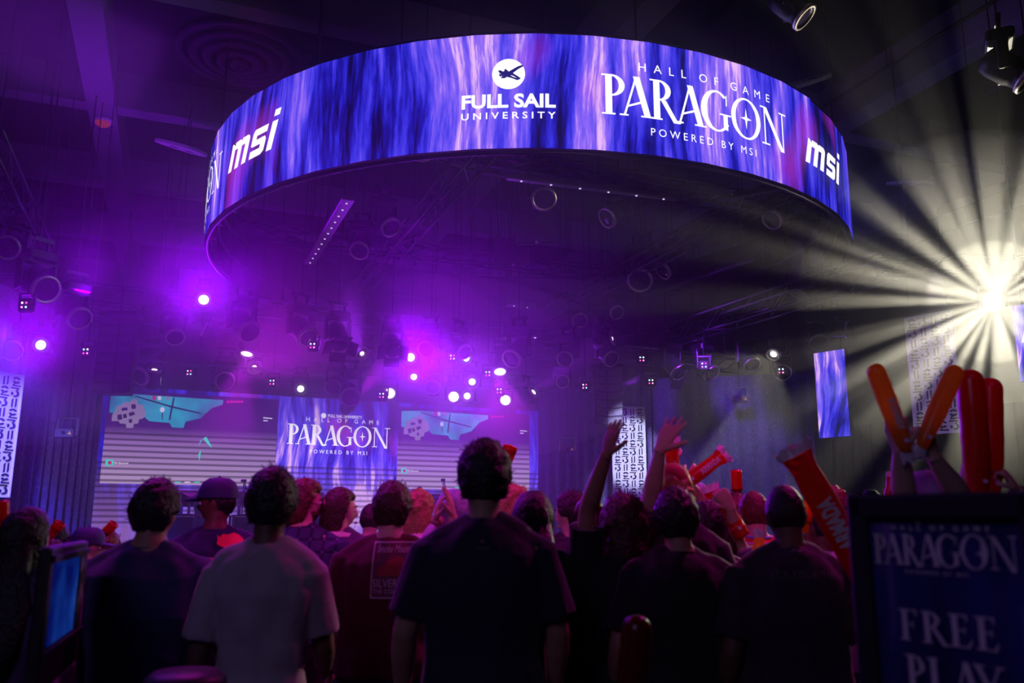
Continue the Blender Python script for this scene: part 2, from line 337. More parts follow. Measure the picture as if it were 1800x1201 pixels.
# bottom truss circle inside the ring
# ---------------------------------------------------------------- lettering
def text_mb(txt, size=1, bold=0., space=1., shear=0., align='CENTER'):
    cu = bpy.data.curves.new('t', 'FONT'); cu.body = txt; cu.size = size; cu.offset = bold; cu.space_character = space; cu.shear = shear; cu.align_x = align; cu.resolution_u = 3
    o = bpy.data.objects.new('t', cu); C.objects.link(o); dg = bpy.context.evaluated_depsgraph_get(); dg.update()
    me = bpy.data.meshes.new_from_object(o.evaluated_get(dg)); mb = MB(); mb.add([v.co for v in me.vertices], [tuple(p.vertices) for p in me.polygons])
    bpy.data.objects.remove(o); bpy.data.curves.remove(cu); bpy.data.meshes.remove(me); return mb
def serif_word(word, kern=.06):
    """High-contrast roman capitals drawn as strokes; height 1. Returns list of 2D polygons and the width."""
    T = .18; t = .06; sf = .04; P = []; x = 0; marks = {}; PK = {'PA': -.20, 'AR': -.05, 'RA': -.12, 'AG': -.10, 'GO': -.04, 'ON': -.03, 'LA': -.08, 'AY': -.22, 'FR': .02, 'RE': .0}; prev = ''
    def q(*p): P.append([(a+x, b) for a, b in p])
    def stem(a, w=T): q((a, 0), (a+w, 0), (a+w, 1), (a, 1))
    def foot(a, b, y=0): q((a, y), (b, y), (b, y+sf), (a, y+sf))
    def dia(x0, y0, x1, y1, w): q((x0, y0), (x0+w, y0), (x1+w, y1), (x1, y1))
    def arc(cx, cy, ro, ri, a0, a1, sh=0, n=20):
        for i in range(n):
            b0, b1 = rad(a0+(a1-a0)*i/n), rad(a0+(a1-a0)*(i+1)/n)
            q((cx+ro[0]*cos(b0), cy+ro[1]*sin(b0)), (cx+ro[0]*cos(b1), cy+ro[1]*sin(b1)), (cx+sh+ri[0]*cos(b1), cy+ri[1]*sin(b1)), (cx+sh+ri[0]*cos(b0), cy+ri[1]*sin(b0)))
    for ch in word:
        x += PK.get(prev+ch, 0); marks[ch] = x
        if ch == 'P': stem(.1); foot(0, .36); foot(0, .3, 1-sf); arc(.26, .73, (.36, .27), (.2, .225), -90, 90); w = .62
        elif ch == 'R':
            stem(.1); foot(0, .34); foot(0, .3, 1-sf); arc(.26, .74, (.34, .26), (.18, .215), -90, 90); dia(.66, -.04, .3, .5, .15); q((.66, -.04), (.84, -.04), (.9, .0), (.72, .03)); w = .78
        elif ch == 'A': dia(.1, 0, .44, 1, t); dia(.68, 0, .38, 1, T); foot(0, .24); foot(.58, .94); q((.16, .2), (.2, .26), (.66, .42), (.66, .36)); w = .88
        elif ch == 'G': arc(.5, .5, (.5, .53), (.33, .48), 48, 325, .02, 34); stem_ = q((.72, 0.08), (.87, .04), (.87, .44), (.72, .44)); foot(.6, .98, .42); q((.82, .68), (.86, .68), (.86, .98), (.82, .92)); w = .98
        elif ch == 'O': arc(.54, .5, (.54, .54), (.38, .49), 0, 360, 0, 40); w = 1.08
        elif ch == 'N': q((.14, 0), (.19, 0), (.19, 1), (.14, 1)); dia(.8, -.06, .1, 1, .16); q((.9, -.06), (.95, -.06), (.95, 1), (.9, 1)); foot(.02, .34); foot(0, .22, 1-sf); foot(.78, 1.1, 1-sf); w = 1.02
        elif ch == 'F': stem(.1); foot(0, .36); q((0, .955), (.62, .955), (.62, 1), (0, 1)); q((.58, .8), (.62, .8), (.62, 1), (.55, 1)); q((.25, .5), (.5, .5), (.5, .545), (.25, .545)); q((.47, .4), (.5, .4), (.5, .64), (.47, .64)); w = .64
        elif ch == 'E': stem(.1); foot(0, .3); q((0, .955), (.6, .955), (.6, 1), (0, 1)); q((.56, .8), (.6, .8), (.6, 1), (.53, 1)); q((0, 0), (.64, 0), (.64, .045), (0, .045)); q((.6, 0), (.7, .24), (.66, .24), (.52, 0)); q((.25, .5), (.5, .5), (.5, .545), (.25, .545)); q((.47, .4), (.5, .4), (.5, .64), (.47, .64)); w = .7
        elif ch == 'L': stem(.1); foot(0, .34, 1-sf); q((0, 0), (.6, 0), (.6, .045), (0, .045)); q((.56, 0), (.66, .26), (.62, .26), (.48, 0)); w = .64
        elif ch == 'Y': dia(.36, .44, .06, 1, .16); dia(.46, .44, .74, 1, t); q((.36, 0), (.52, 0), (.52, .46), (.36, .46)); foot(.24, .64); foot(0, .34, 1-sf); foot(.64, .9, 1-sf); w = .84
        elif ch == ' ': w = .5
        x += w + (kern if ch != 'A' else kern*.2); prev = ch
    serif_word.o = ((marks.get('O', 0)+.54)/x) if 'O' in marks else .5
    return P, x
def polys_mb(P, ox=0, oy=0, sx=1, sy=1):
    mb = MB()
    for i, p in enumerate(P): mb.add([(ox+a*sx, oy+b*sy, (i % 9)*.0004) for a, b in p], [tuple(range(len(p)))])
    return mb
def word_mb(word, width, height, cx=0, y0=0, kern=.05):
    P, w = serif_word(word, kern); return polys_mb(P, cx-width/2, y0, width/w, height)
def merge(*mbs):
    r = MB()
    for m in mbs: r.add(m.v, m.f)
    return r
def shift(mb, dx, dy, sx=1, sy=1, sh=0):
    mb.v = [Vector((p.x*sx+dx+sh*p.y, p.y*sy+dy, p.z)) for p in mb.v]; return mb
def width_of(mb): xs = [p.x for p in mb.v]; return min(xs), max(xs)
def fit(mb, cx, y0, width, height=None):       # place a lettering mesh: centre, baseline, width
    a, b = width_of(mb); k = width/(b-a); ys = [p.y for p in mb.v]; ky = k if height is None else height/(max(ys)-min(ys))
    mb.v = [Vector(((p.x-(a+b)/2)*k+cx, (p.y-min(ys))*ky+y0, p.z)) for p in mb.v]; return mb
def flat_up(mb):                                # the lettering meshes face +Z: all faces one way
    for i, f in enumerate(mb.f):
        a = sum((mb.v[f[k]].x*mb.v[f[(k+1) % len(f)]].y-mb.v[f[(k+1) % len(f)]].x*mb.v[f[k]].y) for k in range(len(f)))
        if a < 0: mb.f[i] = f[::-1]
    return mb
def star4(cx, cy, r, n=1):
    pts = []
    for k in range(8):
        rr = (r if k in (0, 4) else r*1.5) if k % 2 == 0 else r*.28
        a = k*pi/4; pts.append((cx+rr*cos(a), cy+rr*sin(a)))
    return MB().add([(a, b, 0) for a, b in pts]+[(cx, cy, 0)], [(k, (k+1) % 8, 8) for k in range(8)])
def disc(cx, cy, r, n=36, z=0):
    return MB().add([(cx+r*cos(2*pi*k/n), cy+r*sin(2*pi*k/n), z) for k in range(n)], [tuple(range(n))])
def plane_logo(cx, cy, r):
    S = [[(-.70, .22), (-.55, .28), (-.1, .02), (.30, -.22), (.62, -.34), (.78, -.26), (.76, -.38), (.56, -.46), (.2, -.30), (-.1, -.22), (-.35, -.12)], [(-.15, .05), (.1, .22), (.6, .52), (.88, .62), (.84, .50), (.3, .06), (.12, -.14)], [(-.5, -.3), (-.4, -.12), (-.1, -.18), (-.2, -.3)], [(-.3, .30), (-.2, .36), (.0, .18), (-.12, .06)],
         [(-.62, .10), (-.35, -.12), (.05, -.05), (.72, .38), (.95, .52), (.93, .62), (.1, .14), (-.15, .22), (-.22, .34), (-.3, .18), (-.5, .2)],
         [(-.42, -.28), (-.3, -.12), (.0, -.05), (.3, -.14), (.55, -.32), (.72, -.34), (.7, -.24), (.2, .1), (-.2, .1), (-.42, -.08)],
         [(-.62, .02), (-.35, -.02), (-.5, -.2), (-.6, -.12)]]
    mb = MB()
    for s in S: mb.add([(cx+a*r, cy+b*r, .004) for a, b in s], [tuple(range(len(s)))])
    return mb
m_white = emat('lit_white_letters', (1, .97, 1, 1), 1.15); m_logo = emat('lit_dark_logo', lin(20, 16, 110), 1)
def bend(mb, off=.015):                      # wrap flat lettering (x along the ring, y up) round the ring
    mb.v = [ringp(p.x, p.y, off+p.z)*1.0 for p in flat_up(mb).v]; return mb
def paragon(cx, y0, W, k=1.0):
    """HALL OF GAME / PARAGON / POWERED BY MSI block; width W of the big word, y0 its baseline."""
    h = W*.235
    big = word_mb('PARAGON', W, h*k, cx, y0)
    a = fit(text_mb('H  A  L  L    O  F    G  A  M  E', 1, 0), cx+W*.03, y0+h*k*1.16, W*.72, h*.17)
    b = fit(text_mb('P O W E R E D   B Y   M S I', 1, 0), cx, y0-h*k*.42, W*.56, h*.15)
    return [big, a, b], star4(cx-W/2+W*serif_word.o, y0+h*k*.5, h*.15)
def s_of(px, py):                             # ring coordinates of a photo pixel on the near side
    r = ray(px, py); o = Vector((0, 0, EYE)); a = r.x**2+r.y**2; d = o-RC; b = 2*(r.x*d.x+r.y*d.y); c = d.x**2+d.y**2-RR**2
    t = (-b-sqrt(max(0, b*b-4*a*c)))/(2*a); p = o+r*t; return RR*(atan2(p.y-RC.y, p.x-RC.x)+pi/2), p.z-RC.z
# ring lettering
def ring_letters(mb, nm='lettering', m=None): part(nm, bend(mb), m or m_white, ring)
for cx in (2.38, -7.25, -18):
    big, st = paragon(cx, .5, 3.02, .80)
    for g in big: ring_letters(g)
    ring_letters(st, 'sparkle')
def msi(cx, y0, W):
    mb = MB(); sh = .34
    def q(*p): mb.add([(a+sh*b, b, 0) for a, b in p], [tuple(range(len(p)))])
    for x in (0, .36, .72): q((x, 0), (x+.20, 0), (x+.20, .52), (x+.06, .60), (x, .60))
    for x in (.20, .56): q((x-.02, .44), (x+.16, .44), (x+.36, .44), (x+.33, .56), (x+.24, .60), (x-.02, .60))
    for pts in (((1.08, 0), (1.56, 0), (1.66, .06), (1.66, .16), (1.08, .16)), ((1.46, .1), (1.66, .1), (1.66, .30), (1.60, .37), (1.46, .37)), ((1.12, .24), (1.62, .24), (1.60, .37), (1.06, .37)), ((1.06, .26), (1.25, .26), (1.25, .56), (1.12, .60), (1.06, .52)), ((1.10, .45), (1.64, .45), (1.64, .60), (1.14, .60))): q(*pts)
    q((1.78, 0), (1.98, 0), (1.98, .60), (1.78, .60)); q((1.78, .70), (1.98, .70), (1.98, .84), (1.78, .84))
    return fit(mb, cx, y0, W, W*.40)
for cx, y in ((-4.62, .55), (5.08, .50), (14.5, .5)): ring_letters(msi(cx, y, 1.5 if cx < 0 else 1.42))
for cx in (-.34, 10): 
    ring_letters(fit(text_mb('FULL SAIL', 1, .035), cx, .545, 1.22, .2)); ring_letters(fit(text_mb('U N I V E R S I T Y', 1, .015), cx, .395, 1.22, .095)); ring_letters(disc(cx, 1.02, .215), 'round_emblem')
    ring_letters(plane_logo(cx, 1.02, .2), 'plane_emblem', m_logo)

# ================================================================ stage screen
SO = Vector((LA.x, LA.y, 0)); RW = frame(WD, (0, 0, 1))
def on_wall(px, py, o=None, d=None):           # metres along the wall and height, for a photo pixel
    o = o or SO; d = d or WD; n = Vector((d.y, -d.x, 0)); r = ray(px, py); E_ = Vector((0, 0, EYE))
    p = E_+r*((o-E_).dot(n)/r.dot(n)); return (p-o).dot(d), p.z
LEDW = 10.95; zt = on_wall(487, 697)[1]; zb = 1.0
def stripes_fn(z0, z1, k=1.0):
    def f(N, L, u, v, col):
        # scan bands, thinning out upwards
        s = math_n(N, L, 'FRACT', math_n(N, L, 'MULTIPLY', v, 7.7)); band = math_n(N, L, 'LESS_THAN', s, .42)
        a = N.new('ShaderNodeMapRange'); L.new(v, a.inputs[0]); a.inputs[1].default_value = z1; a.inputs[2].default_value = z0
        fade = math_n(N, L, 'MULTIPLY', math_n(N, L, 'MULTIPLY', math_n(N, L, 'GREATER_THAN', v, z0-.55), math_n(N, L, 'LESS_THAN', v, z1)), k)
        dark = math_n(N, L, 'SUBTRACT', 1, math_n(N, L, 'MULTIPLY', band, math_n(N, L, 'MULTIPLY', fade, .55)))
        mx = N.new('ShaderNodeMix'); mx.data_type = 'RGBA'; mr = N.new('ShaderNodeMapRange'); L.new(v, mr.inputs[0])
        mr.inputs[1].default_value = z1; mr.inputs[2].default_value = zb+.3; mr.inputs[3].default_value = 0; mr.inputs[4].default_value = .62
        L.new(mr.outputs[0], mx.inputs[0]); L.new(col, mx.inputs[6]); mx.inputs[7].default_value = lin(168, 118, 205)
        return mx.outputs[2], dark
    return f
m_led = streak_mat('stage_screen_picture', 1.0, .7, 11.3, 2.6, .9, stripes=stripes_fn(1.9, 2.85))
led = thing('stage_led_screen', SO, 'wide stage screen with two game pictures and a middle title banner', 'screen', R=RW)
def flat_quad(nm, u0, u1, z0, z1, dep, m, parent=led, th=.03):
    mb = MB(); mb.add([(u0, -dep, z0), (u1, -dep, z0), (u1, -dep, z1), (u0, -dep, z1), (u0, -dep+th, z0), (u1, -dep+th, z0), (u1, -dep+th, z1), (u0, -dep+th, z1)], [(0, 1, 2, 3), (4, 7, 6, 5), (0, 4, 5, 1), (3, 2, 6, 7), (0, 3, 7, 4), (1, 5, 6, 2)])
    mb.uv = [(p.x, p.z) for p in mb.v]; return part(nm, mb, m, parent)
for i in range(10):
    flat_quad('led_panel', LEDW*i/10+.002, LEDW*(i+1)/10-.002, zb, zt+.02, .0, m_led, th=.12)
def grad_mat(name, z0, c0, z1, c1, stripes=None):
    m, nt, N, L = nmat(name); N.remove(N['Principled BSDF'])
    uv = N.new('ShaderNodeUVMap'); uv.uv_map = 'uv'; sp = N.new('ShaderNodeSeparateXYZ'); L.new(uv.outputs[0], sp.inputs[0])
    mr = N.new('ShaderNodeMapRange'); L.new(sp.outputs[1], mr.inputs[0]); mr.inputs[1].default_value = z0; mr.inputs[2].default_value = z1
    col = ramp(N, L, mr.outputs[0], [(0, c0), (.45, lin(140, 104, 168)), (.62, lin(62, 20, 104)), (1, c1)]); st = 1
    if stripes:
        s = math_n(N, L, 'FRACT', math_n(N, L, 'MULTIPLY', sp.outputs[1], 7.7))
        b = math_n(N, L, 'MULTIPLY', math_n(N, L, 'LESS_THAN', s, .40), math_n(N, L, 'LESS_THAN', sp.outputs[1], stripes[1]))
        b = math_n(N, L, 'MULTIPLY', b, math_n(N, L, 'GREATER_THAN', sp.outputs[1], stripes[0])); st = math_n(N, L, 'SUBTRACT', 1, math_n(N, L, 'MULTIPLY', b, .62))
    e = N.new('ShaderNodeEmission'); L.new(col, e.inputs[0])
    if isinstance(st, (int, float)): e.inputs[1].default_value = st
    else: L.new(st, e.inputs[1])
    L.new(e.outputs[0], N['Material Output'].inputs[0]); return m
def wallpix(pts): return [on_wall(*p) for p in pts]
feedZ0 = on_wall(300, 852)[1]; feedZ1 = on_wall(300, 692)[1]
m_feed = grad_mat('game_picture', feedZ0, lin(178, 150, 190), feedZ1, lin(44, 8, 84), stripes=(feedZ0, on_wall(300, 764)[1]))
m_teal = mat('screen_teal', (0, 0, 0, 1)); 
m_teal, nt, N, L = nmat('teal_sky_picture'); N.remove(N['Principled BSDF']); tc = N.new('ShaderNodeTexCoord'); n_ = N.new('ShaderNodeTexNoise'); n_.inputs['Scale'].default_value = 1.6; n_.inputs['Detail'].default_value = 4
L.new(tc.outputs['Object'], n_.inputs['Vector']); cc = ramp(N, L, n_.outputs['Fac'], [(.3, lin(16, 90, 150)), (.5, lin(30, 150, 190)), (.7, lin(30, 190, 215))]); e_ = N.new('ShaderNodeEmission'); L.new(cc, e_.inputs[0]); L.new(e_.outputs[0], N['Material Output'].inputs[0])
m_map = emat('map_grey', lin(150, 128, 170)); m_mapd = emat('map_dark', lin(52, 20, 84)); m_hud = emat('hud_white', lin(225, 215, 240)); m_red = emat('hud_red', lin(210, 20, 110)); m_tealc = emat('hud_teal', lin(50, 210, 190)); m_wire = emat('picture_cable', lin(30, 20, 70))
def flatpoly(nm, uvs, dep, m, parent): 
    mb = MB(); mb.add([(u, -dep, z) for u, z in uvs], [tuple(range(len(uvs)))]); return part(nm, mb, m, parent)
def feed(u0, u1, du, parts_until=99):
    q = flat_quad('game_picture', u0, u1, feedZ0, feedZ1, .05, m_feed)
    W = lambda pts: [(a+du, b) for a, b in wallpix(pts)]
    def pl(nm, pts, dep, m): flatpoly(nm, W(pts), dep, m, q)
    pl('teal_sky', [(194, 694), (240, 694), (392, 704), (391, 712), (372, 718), (352, 736), (326, 742), (322, 753), (302, 752), (298, 744), (262, 741), (250, 730), (192, 726)], .055, m_teal)
    pl('map_outline', [(196, 741), (197, 730), (203, 722), (205, 714), (214, 713), (216, 708), (230, 707), (231, 702), (241, 702), (242, 711), (250, 712), (257, 727), (252, 736), (244, 738), (243, 745), (235, 746), (234, 753), (222, 753), (221, 746), (210, 745), (209, 741)], .06, m_map)
    for a in ([(214, 718), (224, 717), (224, 722), (214, 723)], [(206, 730), (214, 729), (215, 738), (207, 739)], [(226, 727), (234, 724), (238, 729), (228, 733)], [(230, 712), (238, 711), (239, 719), (232, 720)], [(216, 729), (222, 728), (223, 735), (217, 736)], [(226, 738), (232, 737), (232, 744), (227, 744)]): pl('map_room', a, .063, m_mapd)
    pl('cable', [(238, 696), (300, 714), (352, 726), (352, 728.5), (300, 717), (237, 698)], .064, m_wire)
    pl('cable', [(304, 700), (307, 700), (299, 739), (296, 739)], .064, m_wire)
    for k in range(3): x = 268+k*9+(6 if k == 2 else 0); pl('player_icon', [(x, 696.5+k*.2), (x+6, 697+k*.2), (x+6, 704+k*.2), (x, 704+k*.2)], .064, (m_red, m_hud, m_map)[k])
    for k in range(5): x = 398+k*6; pl('score_bar', [(x, 705), (x+5, 705.4), (x+5, 709), (x, 708.8)], .064, m_red)
    c = W([(285, 721)])[0]; mb = MB().add([(c[0]+.05*cos(t*pi/6), -.066, c[1]+.06*sin(t*pi/6)) for t in range(12)], [tuple(range(12))]); part('street_lamp_picture', mb, m_hud, q)
    pl('lamp_post_picture', [(284, 726), (286, 726), (286, 738), (284, 738)], .065, m_wire)
    for k in range(4): pl('status_dot', [(307+k*17, 847), (317+k*17, 847), (317+k*17, 849), (307+k*17, 849)], .064, m_tealc if k in (0, 2, 3) else m_hud)
    pl('player_card', [(186, 808), (199, 809), (199, 819), (185, 819)], .064, m_tealc); pl('card_face', [(190, 811), (196, 811), (196, 817), (190, 817)], .067, m_red)
    t = fit(text_mb('PSA Bjornoid', 1, .02), *W([(212, 817)])[0], .3); M = Matrix(((1, 0, 0, 0), (0, 0, -1, -.07), (0, 1, 0, 0), (0, 0, 0, 1))); t.v = [M @ p for p in flat_up(t).v]; part('player_name', t, m_hud, q)
    pl('map_tag', [(462, 734), (478, 735.5), (478, 737.5), (462, 736)], .064, m_hud); pl('map_tag', [(462, 739), (470, 739.5), (470, 741.5), (462, 741)], .064, m_hud)
    for pts in ([(356, 772), (362, 768), (372, 786), (370, 787)], [(348, 800), (352, 792), (353, 793), (350, 812)], [(352, 775), (356, 772), (350, 782), (348, 786)]): pl('figure_line', pts, .064, m_tealc)
    return q
uL0 = on_wall(180, 800)[0]; uL1 = on_wall(484, 800)[0]; uR0 = on_wall(698, 800)[0]
feed(uL0, uL1, 0); feed(uR0, min(uR0+(uL1-uL0), on_wall(929, 800)[0]), uR0-uL0+.02)
m_ban = streak_mat('banner_picture', 1.1, .8, 17.7, 2.6, 1.05, stripes=stripes_fn(1.9, 2.85), gain=1.45)
ban = flat_quad('title_banner', uL1+.01, uR0-.01, zb+.02, zt, .06, m_ban)
big, st = paragon((uL1+uR0)/2, on_wall(590, 784)[1], (uR0-uL1)*.84, .82)
big += [fit(text_mb('FULL SAIL UNIVERSITY', 1, .015), (uL1+uR0)/2+.12, on_wall(590, 735)[1], .86, .075), disc(uL1+.0+(uR0-uL1)*.5-.42, on_wall(590, 732.5)[1], .065)]
M = Matrix(((1, 0, 0, 0), (0, 0, -1, -.075), (0, 1, 0, 0), (0, 0, 0, 1)))
for nm, g in [('lettering', q_) for q_ in big]+[('sparkle', st)]: flat_up(g).v = [M @ p for p in g.v]; part(nm, g, m_white, ban)
# ================================================================ drapes
def drape(name, p0, p1, z0, z1, m, label, amp=.09, wl=.34, seed=0, group=None):
    p0, p1 = Vector(p0), Vector(p1); d = (p1-p0); Ln = d.length; d.normalize(); n = Vector((d.y, -d.x, 0)); rnd = random.Random(seed)
    ns = int(Ln/.035); nz = 9; mb = MB(); ph = 0; cols = []
    for i in range(ns+1):
        ph += (.035/wl)*2*pi*(.65+.7*(.5+.5*mn.noise(Vector((i*.03, seed, 0))))); a = amp*(.55+.45*mn.noise(Vector((i*.05, seed+5, 0)))); cols.append((ph, a))
    for j in range(nz+1):
        for i, (ph, a) in enumerate(cols):
            t = j/nz; p = p0+d*(Ln*i/ns)+n*(sin(ph+.5*mn.noise(Vector((i*.02, t*2, seed))))*a*(1.1-.5*t)); mb.v.append(Vector((p.x, p.y, z0+(z1-z0)*t)))
    for j in range(nz):
        for i in range(ns): k = j*(ns+1)+i; mb.f.append((k, k+1, k+ns+2, k+ns+1))
    o = thing(name, (p0+p1)/2*1.0, label, 'curtain', group); o.location.z = z0
    part('cloth', shift3(mb, -o.location), m, o, True)
    return o
def shift3(mb, v): mb.v = [p+v for p in mb.v]; return mb
m_vel, nt, N, L = nmat('velvet_drape'); b = N['Principled BSDF']; b.inputs['Roughness'].default_value = .55; b.inputs['Sheen Weight'].default_value = .6; b.inputs['Sheen Tint'].default_value = (.4, .4, 1, 1)
tc = N.new('ShaderNodeTexCoord'); mp = N.new('ShaderNodeMapping'); mp.inputs['Scale'].default_value = (14, 14, 5); L.new(tc.outputs['Object'], mp.inputs[0]); nz = N.new('ShaderNodeTexNoise'); nz.inputs['Scale'].default_value = 3; nz.inputs['Detail'].default_value = 6; nz.inputs['Roughness'].default_value = .8; L.new(mp.outputs[0], nz.inputs['Vector'])
L.new(ramp(N, L, nz.outputs['Fac'], [(.35, (.05, .03, .12, 1)), (.55, (.14, .10, .34, 1)), (.72, (.5, .42, .8, 1))]), b.inputs['Base Color'])
CT = 4.85
pA, pB = at(-160, 905, 13.0), at(158, 905, 18.8)
drape('stage_drape', (pA.x, pA.y, 0), (pB.x, pB.y, 0), .02, 5.6, m_vel, 'blue velvet curtain left of the stage screen', seed=3)
R0 = SO+WD*(LEDW+.02); pC = at(1150, 905, 21.0); pD = at(1440, 905, 20.0); pE = at(1800, 905, 14.6); pF = at(2150, 905, 12.0)
drape('stage_drape', (R0.x, R0.y+.1, 0), (pC.x, pC.y, 0), .02, 5.0, m_vel, 'purple curtain just right of the stage screen', seed=9)
drape('stage_drape', (pC.x+.03, pC.y, 0), (pD.x, pD.y, 0), .02, 5.0, m_vel, 'dark purple curtain crossed by white beams, right of the bright panel', seed=14)
drape('stage_drape', (pD.x+.03, pD.y, 0), (pE.x, pE.y, 0), .02, 3.6, m_dark, 'dark curtain along the right side under the hung picture', seed=21)
drape('stage_drape', (pE.x+.03, pE.y, 0), (pF.x, pF.y, 0), .02, 3.6, m_dark, 'dark curtain at the right edge behind the red sticks', seed=22)
# ================================================================ pierced number panels
m_board = mat('white_board', (.80, .80, .84, 1), .5, var=.04); m_cut = mat('cutout_shadow', (.015, .01, .04, 1), .9)
def glyph(kind):
    t = .045; mb = MB(); z0, z1 = .004, .012
    def bar(x0, y0, x1, y1): mb.prism([(x0, y0), (x1, y0), (x1, y1), (x0, y1)], z0, z1)
    def arc(cx, cy, r, a0, a1, n=9, w=t):
        for i in range(n):
            b0, b1 = rad(a0+(a1-a0)*i/n), rad(a0+(a1-a0)*(i+1)/n); k = 1 if a1 > a0 else -1
            q = [(cx+r*cos(b0), cy+r*sin(b0)), (cx+r*cos(b1), cy+r*sin(b1)), (cx+(r-w)*cos(b1), cy+(r-w)*sin(b1)), (cx+(r-w)*cos(b0), cy+(r-w)*sin(b0))]; mb.prism(q, z0, z1)
    if kind == 0:      # three with a flat top
        bar(-.10, .085, .07, .115); mb.prism([(.0, .03), (.03, .02), (.07, .085), (.04, .085)], z0, z1); arc(0, -.035, .085, 60, -110); arc(0, -.035, .085, 150, 215)
    elif kind == 1:    # two upright bars
        mb.prism([(-.05, -.11), (-.02, -.11), (-.02, .11), (-.05, .08)], z0, z1); mb.prism([(.025, -.11), (.055, -.08), (.055, .11), (.025, .11)], z0, z1)
    else:              # nine
        arc(0, .035, .085, 20, 160); arc(0, .035, .085, 200, 330); bar(-.07, -.115, .10, -.085); mb.prism([(-.03, -.03), (0, -.02), (-.04, -.085), (-.07, -.085)], z0, z1)
    return mb
gm = [glyph(k).mesh('cutout', m_cut) for k in range(3)]
def panel(pc_top, pc_bot, X, H, Wd, label, rows=9, cols=4):
    c = (pc_top+pc_bot)/2; X = Vector(X).normalized(); up = Vector((0, 0, 1)); nrm = X.cross(up)   # faces the audience when X runs right
    R = Matrix((X, up, nrm)).transposed(); o = thing('pierced_panel', c, label, 'panel', 'white pierced number panels', R=R)
    part('board', MB().box((0, 0, -.012), (Wd, H, .03)), m_board, o)
    fr = MB()
    for sx in (-1, 1): fr.box((sx*(Wd/2-.012), 0, .006), (.024, H, .03))
    for sy in (-1, 1): fr.box((0, sy*(H/2-.012), .006), (Wd, .024, .03))
    part('frame', fr, m_board, o)
    for sx in (-1, 1): part('hanging_cable', MB().tube([(sx*Wd*.4, H/2, -.02), (sx*Wd*.4, CZ-c.z-.02, -.02)], .006, 4), m_black, o)
    dy = (H-.08)/rows; dx = (Wd-.07)/cols; k = min(dx/.2, dy/.26)
    for r in range(rows):
        for c_ in range(cols): put('cutout', gm[(c_+r*2) % 3], o, Matrix.Translation(((c_-(cols-1)/2)*dx, (r-(rows-1)/2)*dy, 0)) @ Matrix.Diagonal((dx/.2*.92, k*1.0, 1, 1)))
    return o
pt, pb = at(1104, 715, 20.3), at(1104, 875, 20.3); hh = pt.z-pb.z
panel(pt, Vector((pt.x, pt.y, pb.z)), (1, .03, 0), hh, .80, 'brightly lit white pierced panel in front of the right curtain', 11, 4)
Yl = 14.2; pt, pb = at(2, 653, Yl), at(2, 874, Yl); dl = Vector((sin(rad(19)), cos(rad(19)), 0))
panel(pt, Vector((pt.x, pt.y, pb.z)), dl, pt.z-pb.z, .9, 'pale pierced panel cut by the left edge of the picture', 11, 4)
Yr = 15.2; pt, pb = at(1630, 552, Yr), at(1630, 763, Yr); dr = Vector((sin(rad(180-39)), cos(rad(180-39)), 0)); 
panel(pt, Vector((pt.x, pt.y, pb.z)), dr, pt.z-pb.z, .86, 'dim violet pierced panel hung high beside the white lamp', 11, 4)
# ================================================================ portrait screens at the right
m_port = streak_mat('portrait_picture', 1.3, .8, 31.7, 3.4, 1.1, gain=1.5)
def hung_screen(px0, px1, pyt, pyb, Y, d, label, h=None):
    t, b_ = at((px0+px1)/2, pyt, Y), at((px0+px1)/2, pyb, Y); H = t.z-b_.z; d = Vector(d).normalized()
    o = thing('portrait_screen', Vector((t.x, t.y, b_.z)), label, 'screen', 'tall hung screens', R=frame(d, (0, 0, 1)))
    l, r_ = on_wall(px0, (pyt+pyb)/2, o.location.copy(), d)[0], on_wall(px1, (pyt+pyb)/2, o.location.copy(), d)[0]
    flat_quad('picture', l, r_, 0, H, .02, m_port, o, .03); part('casing', MB().box(((l+r_)/2, .07, H/2), (r_-l+.02, .1, H+.02)), m_black, o)
    for x in (l+.1, r_-.1): part('hanging_cable', MB().tube([(x, .07, H), (x, .07, CZ-o.location.z-.01)], .012, 5), m_black, o)
    return o, l, r_, H
ps, l, r_, H_ = hung_screen(1436, 1489, 617, 768, 17.5, dr, 'tall narrow blue screen hung right of the white beams')
# a generic pale robed shape on the picture, without any character's features
ps2, l2, r2, H2 = hung_screen(1786, 1880, 530, 665, 11.5, dr, 'violet screen cut by the right edge of the picture')
g = msi((l2+r2)/2+.03, H2*.5, (r2-l2)*.86); flat_up(g).v = [Matrix(((1, 0, 0, 0), (0, 0, -1, -.027), (0, 1, 0, 0), (0, 0, 0, 1))) @ p for p in g.v]; part('lettering', g, m_white, ps2)
# ================================================================ laser boxes on the drapes
m_grey = mat('grey_case', (.10, .09, .11, 1), .5); m_yel = mat('warning_yellow', (.8, .5, .05, 1), .5, emit=(1, .6, .1, 1), es=.12); m_steel = mat('steel', (.35, .33, .4, 1), .3, .9)
def laser(px, py, Y, label):
    o = thing('laser_projector', at(px, py, Y), label, 'projector', 'small laser projectors on the drapes')
    part('case', MB().box((0, 0, 0), (.34, .22, .16), bev=.01), m_grey, o)
    part('aperture', MB().lathe([(.0, 0), (.035, 0), (.035, .012), (.03, .012), (.03, .004), (0, .004)], 12, M4((.0, -.112, 0), Matrix.Rotation(pi/2, 3, 'X'))), m_black, o)
    part('warning_label', MB().prism([(-.035, -.03), (.035, -.03), (0, .035)], 0, .004, M4((.11, -.112, 0), Matrix.Rotation(pi/2, 3, 'X'))), m_yel, o)
    for s in (-1, 1): part('bracket', MB().box((s*.185, 0, .12), (.018, .05, .30)), m_steel, o)
    part('hanging_rod', MB().tube([(0, 0, .28), (0, 0, CZ-o.location.z-.02)], .008, 4), m_black, o)
    part('bracket_bar', MB().box((0, .0, .275), (.39, .05, .018)), m_steel, o)
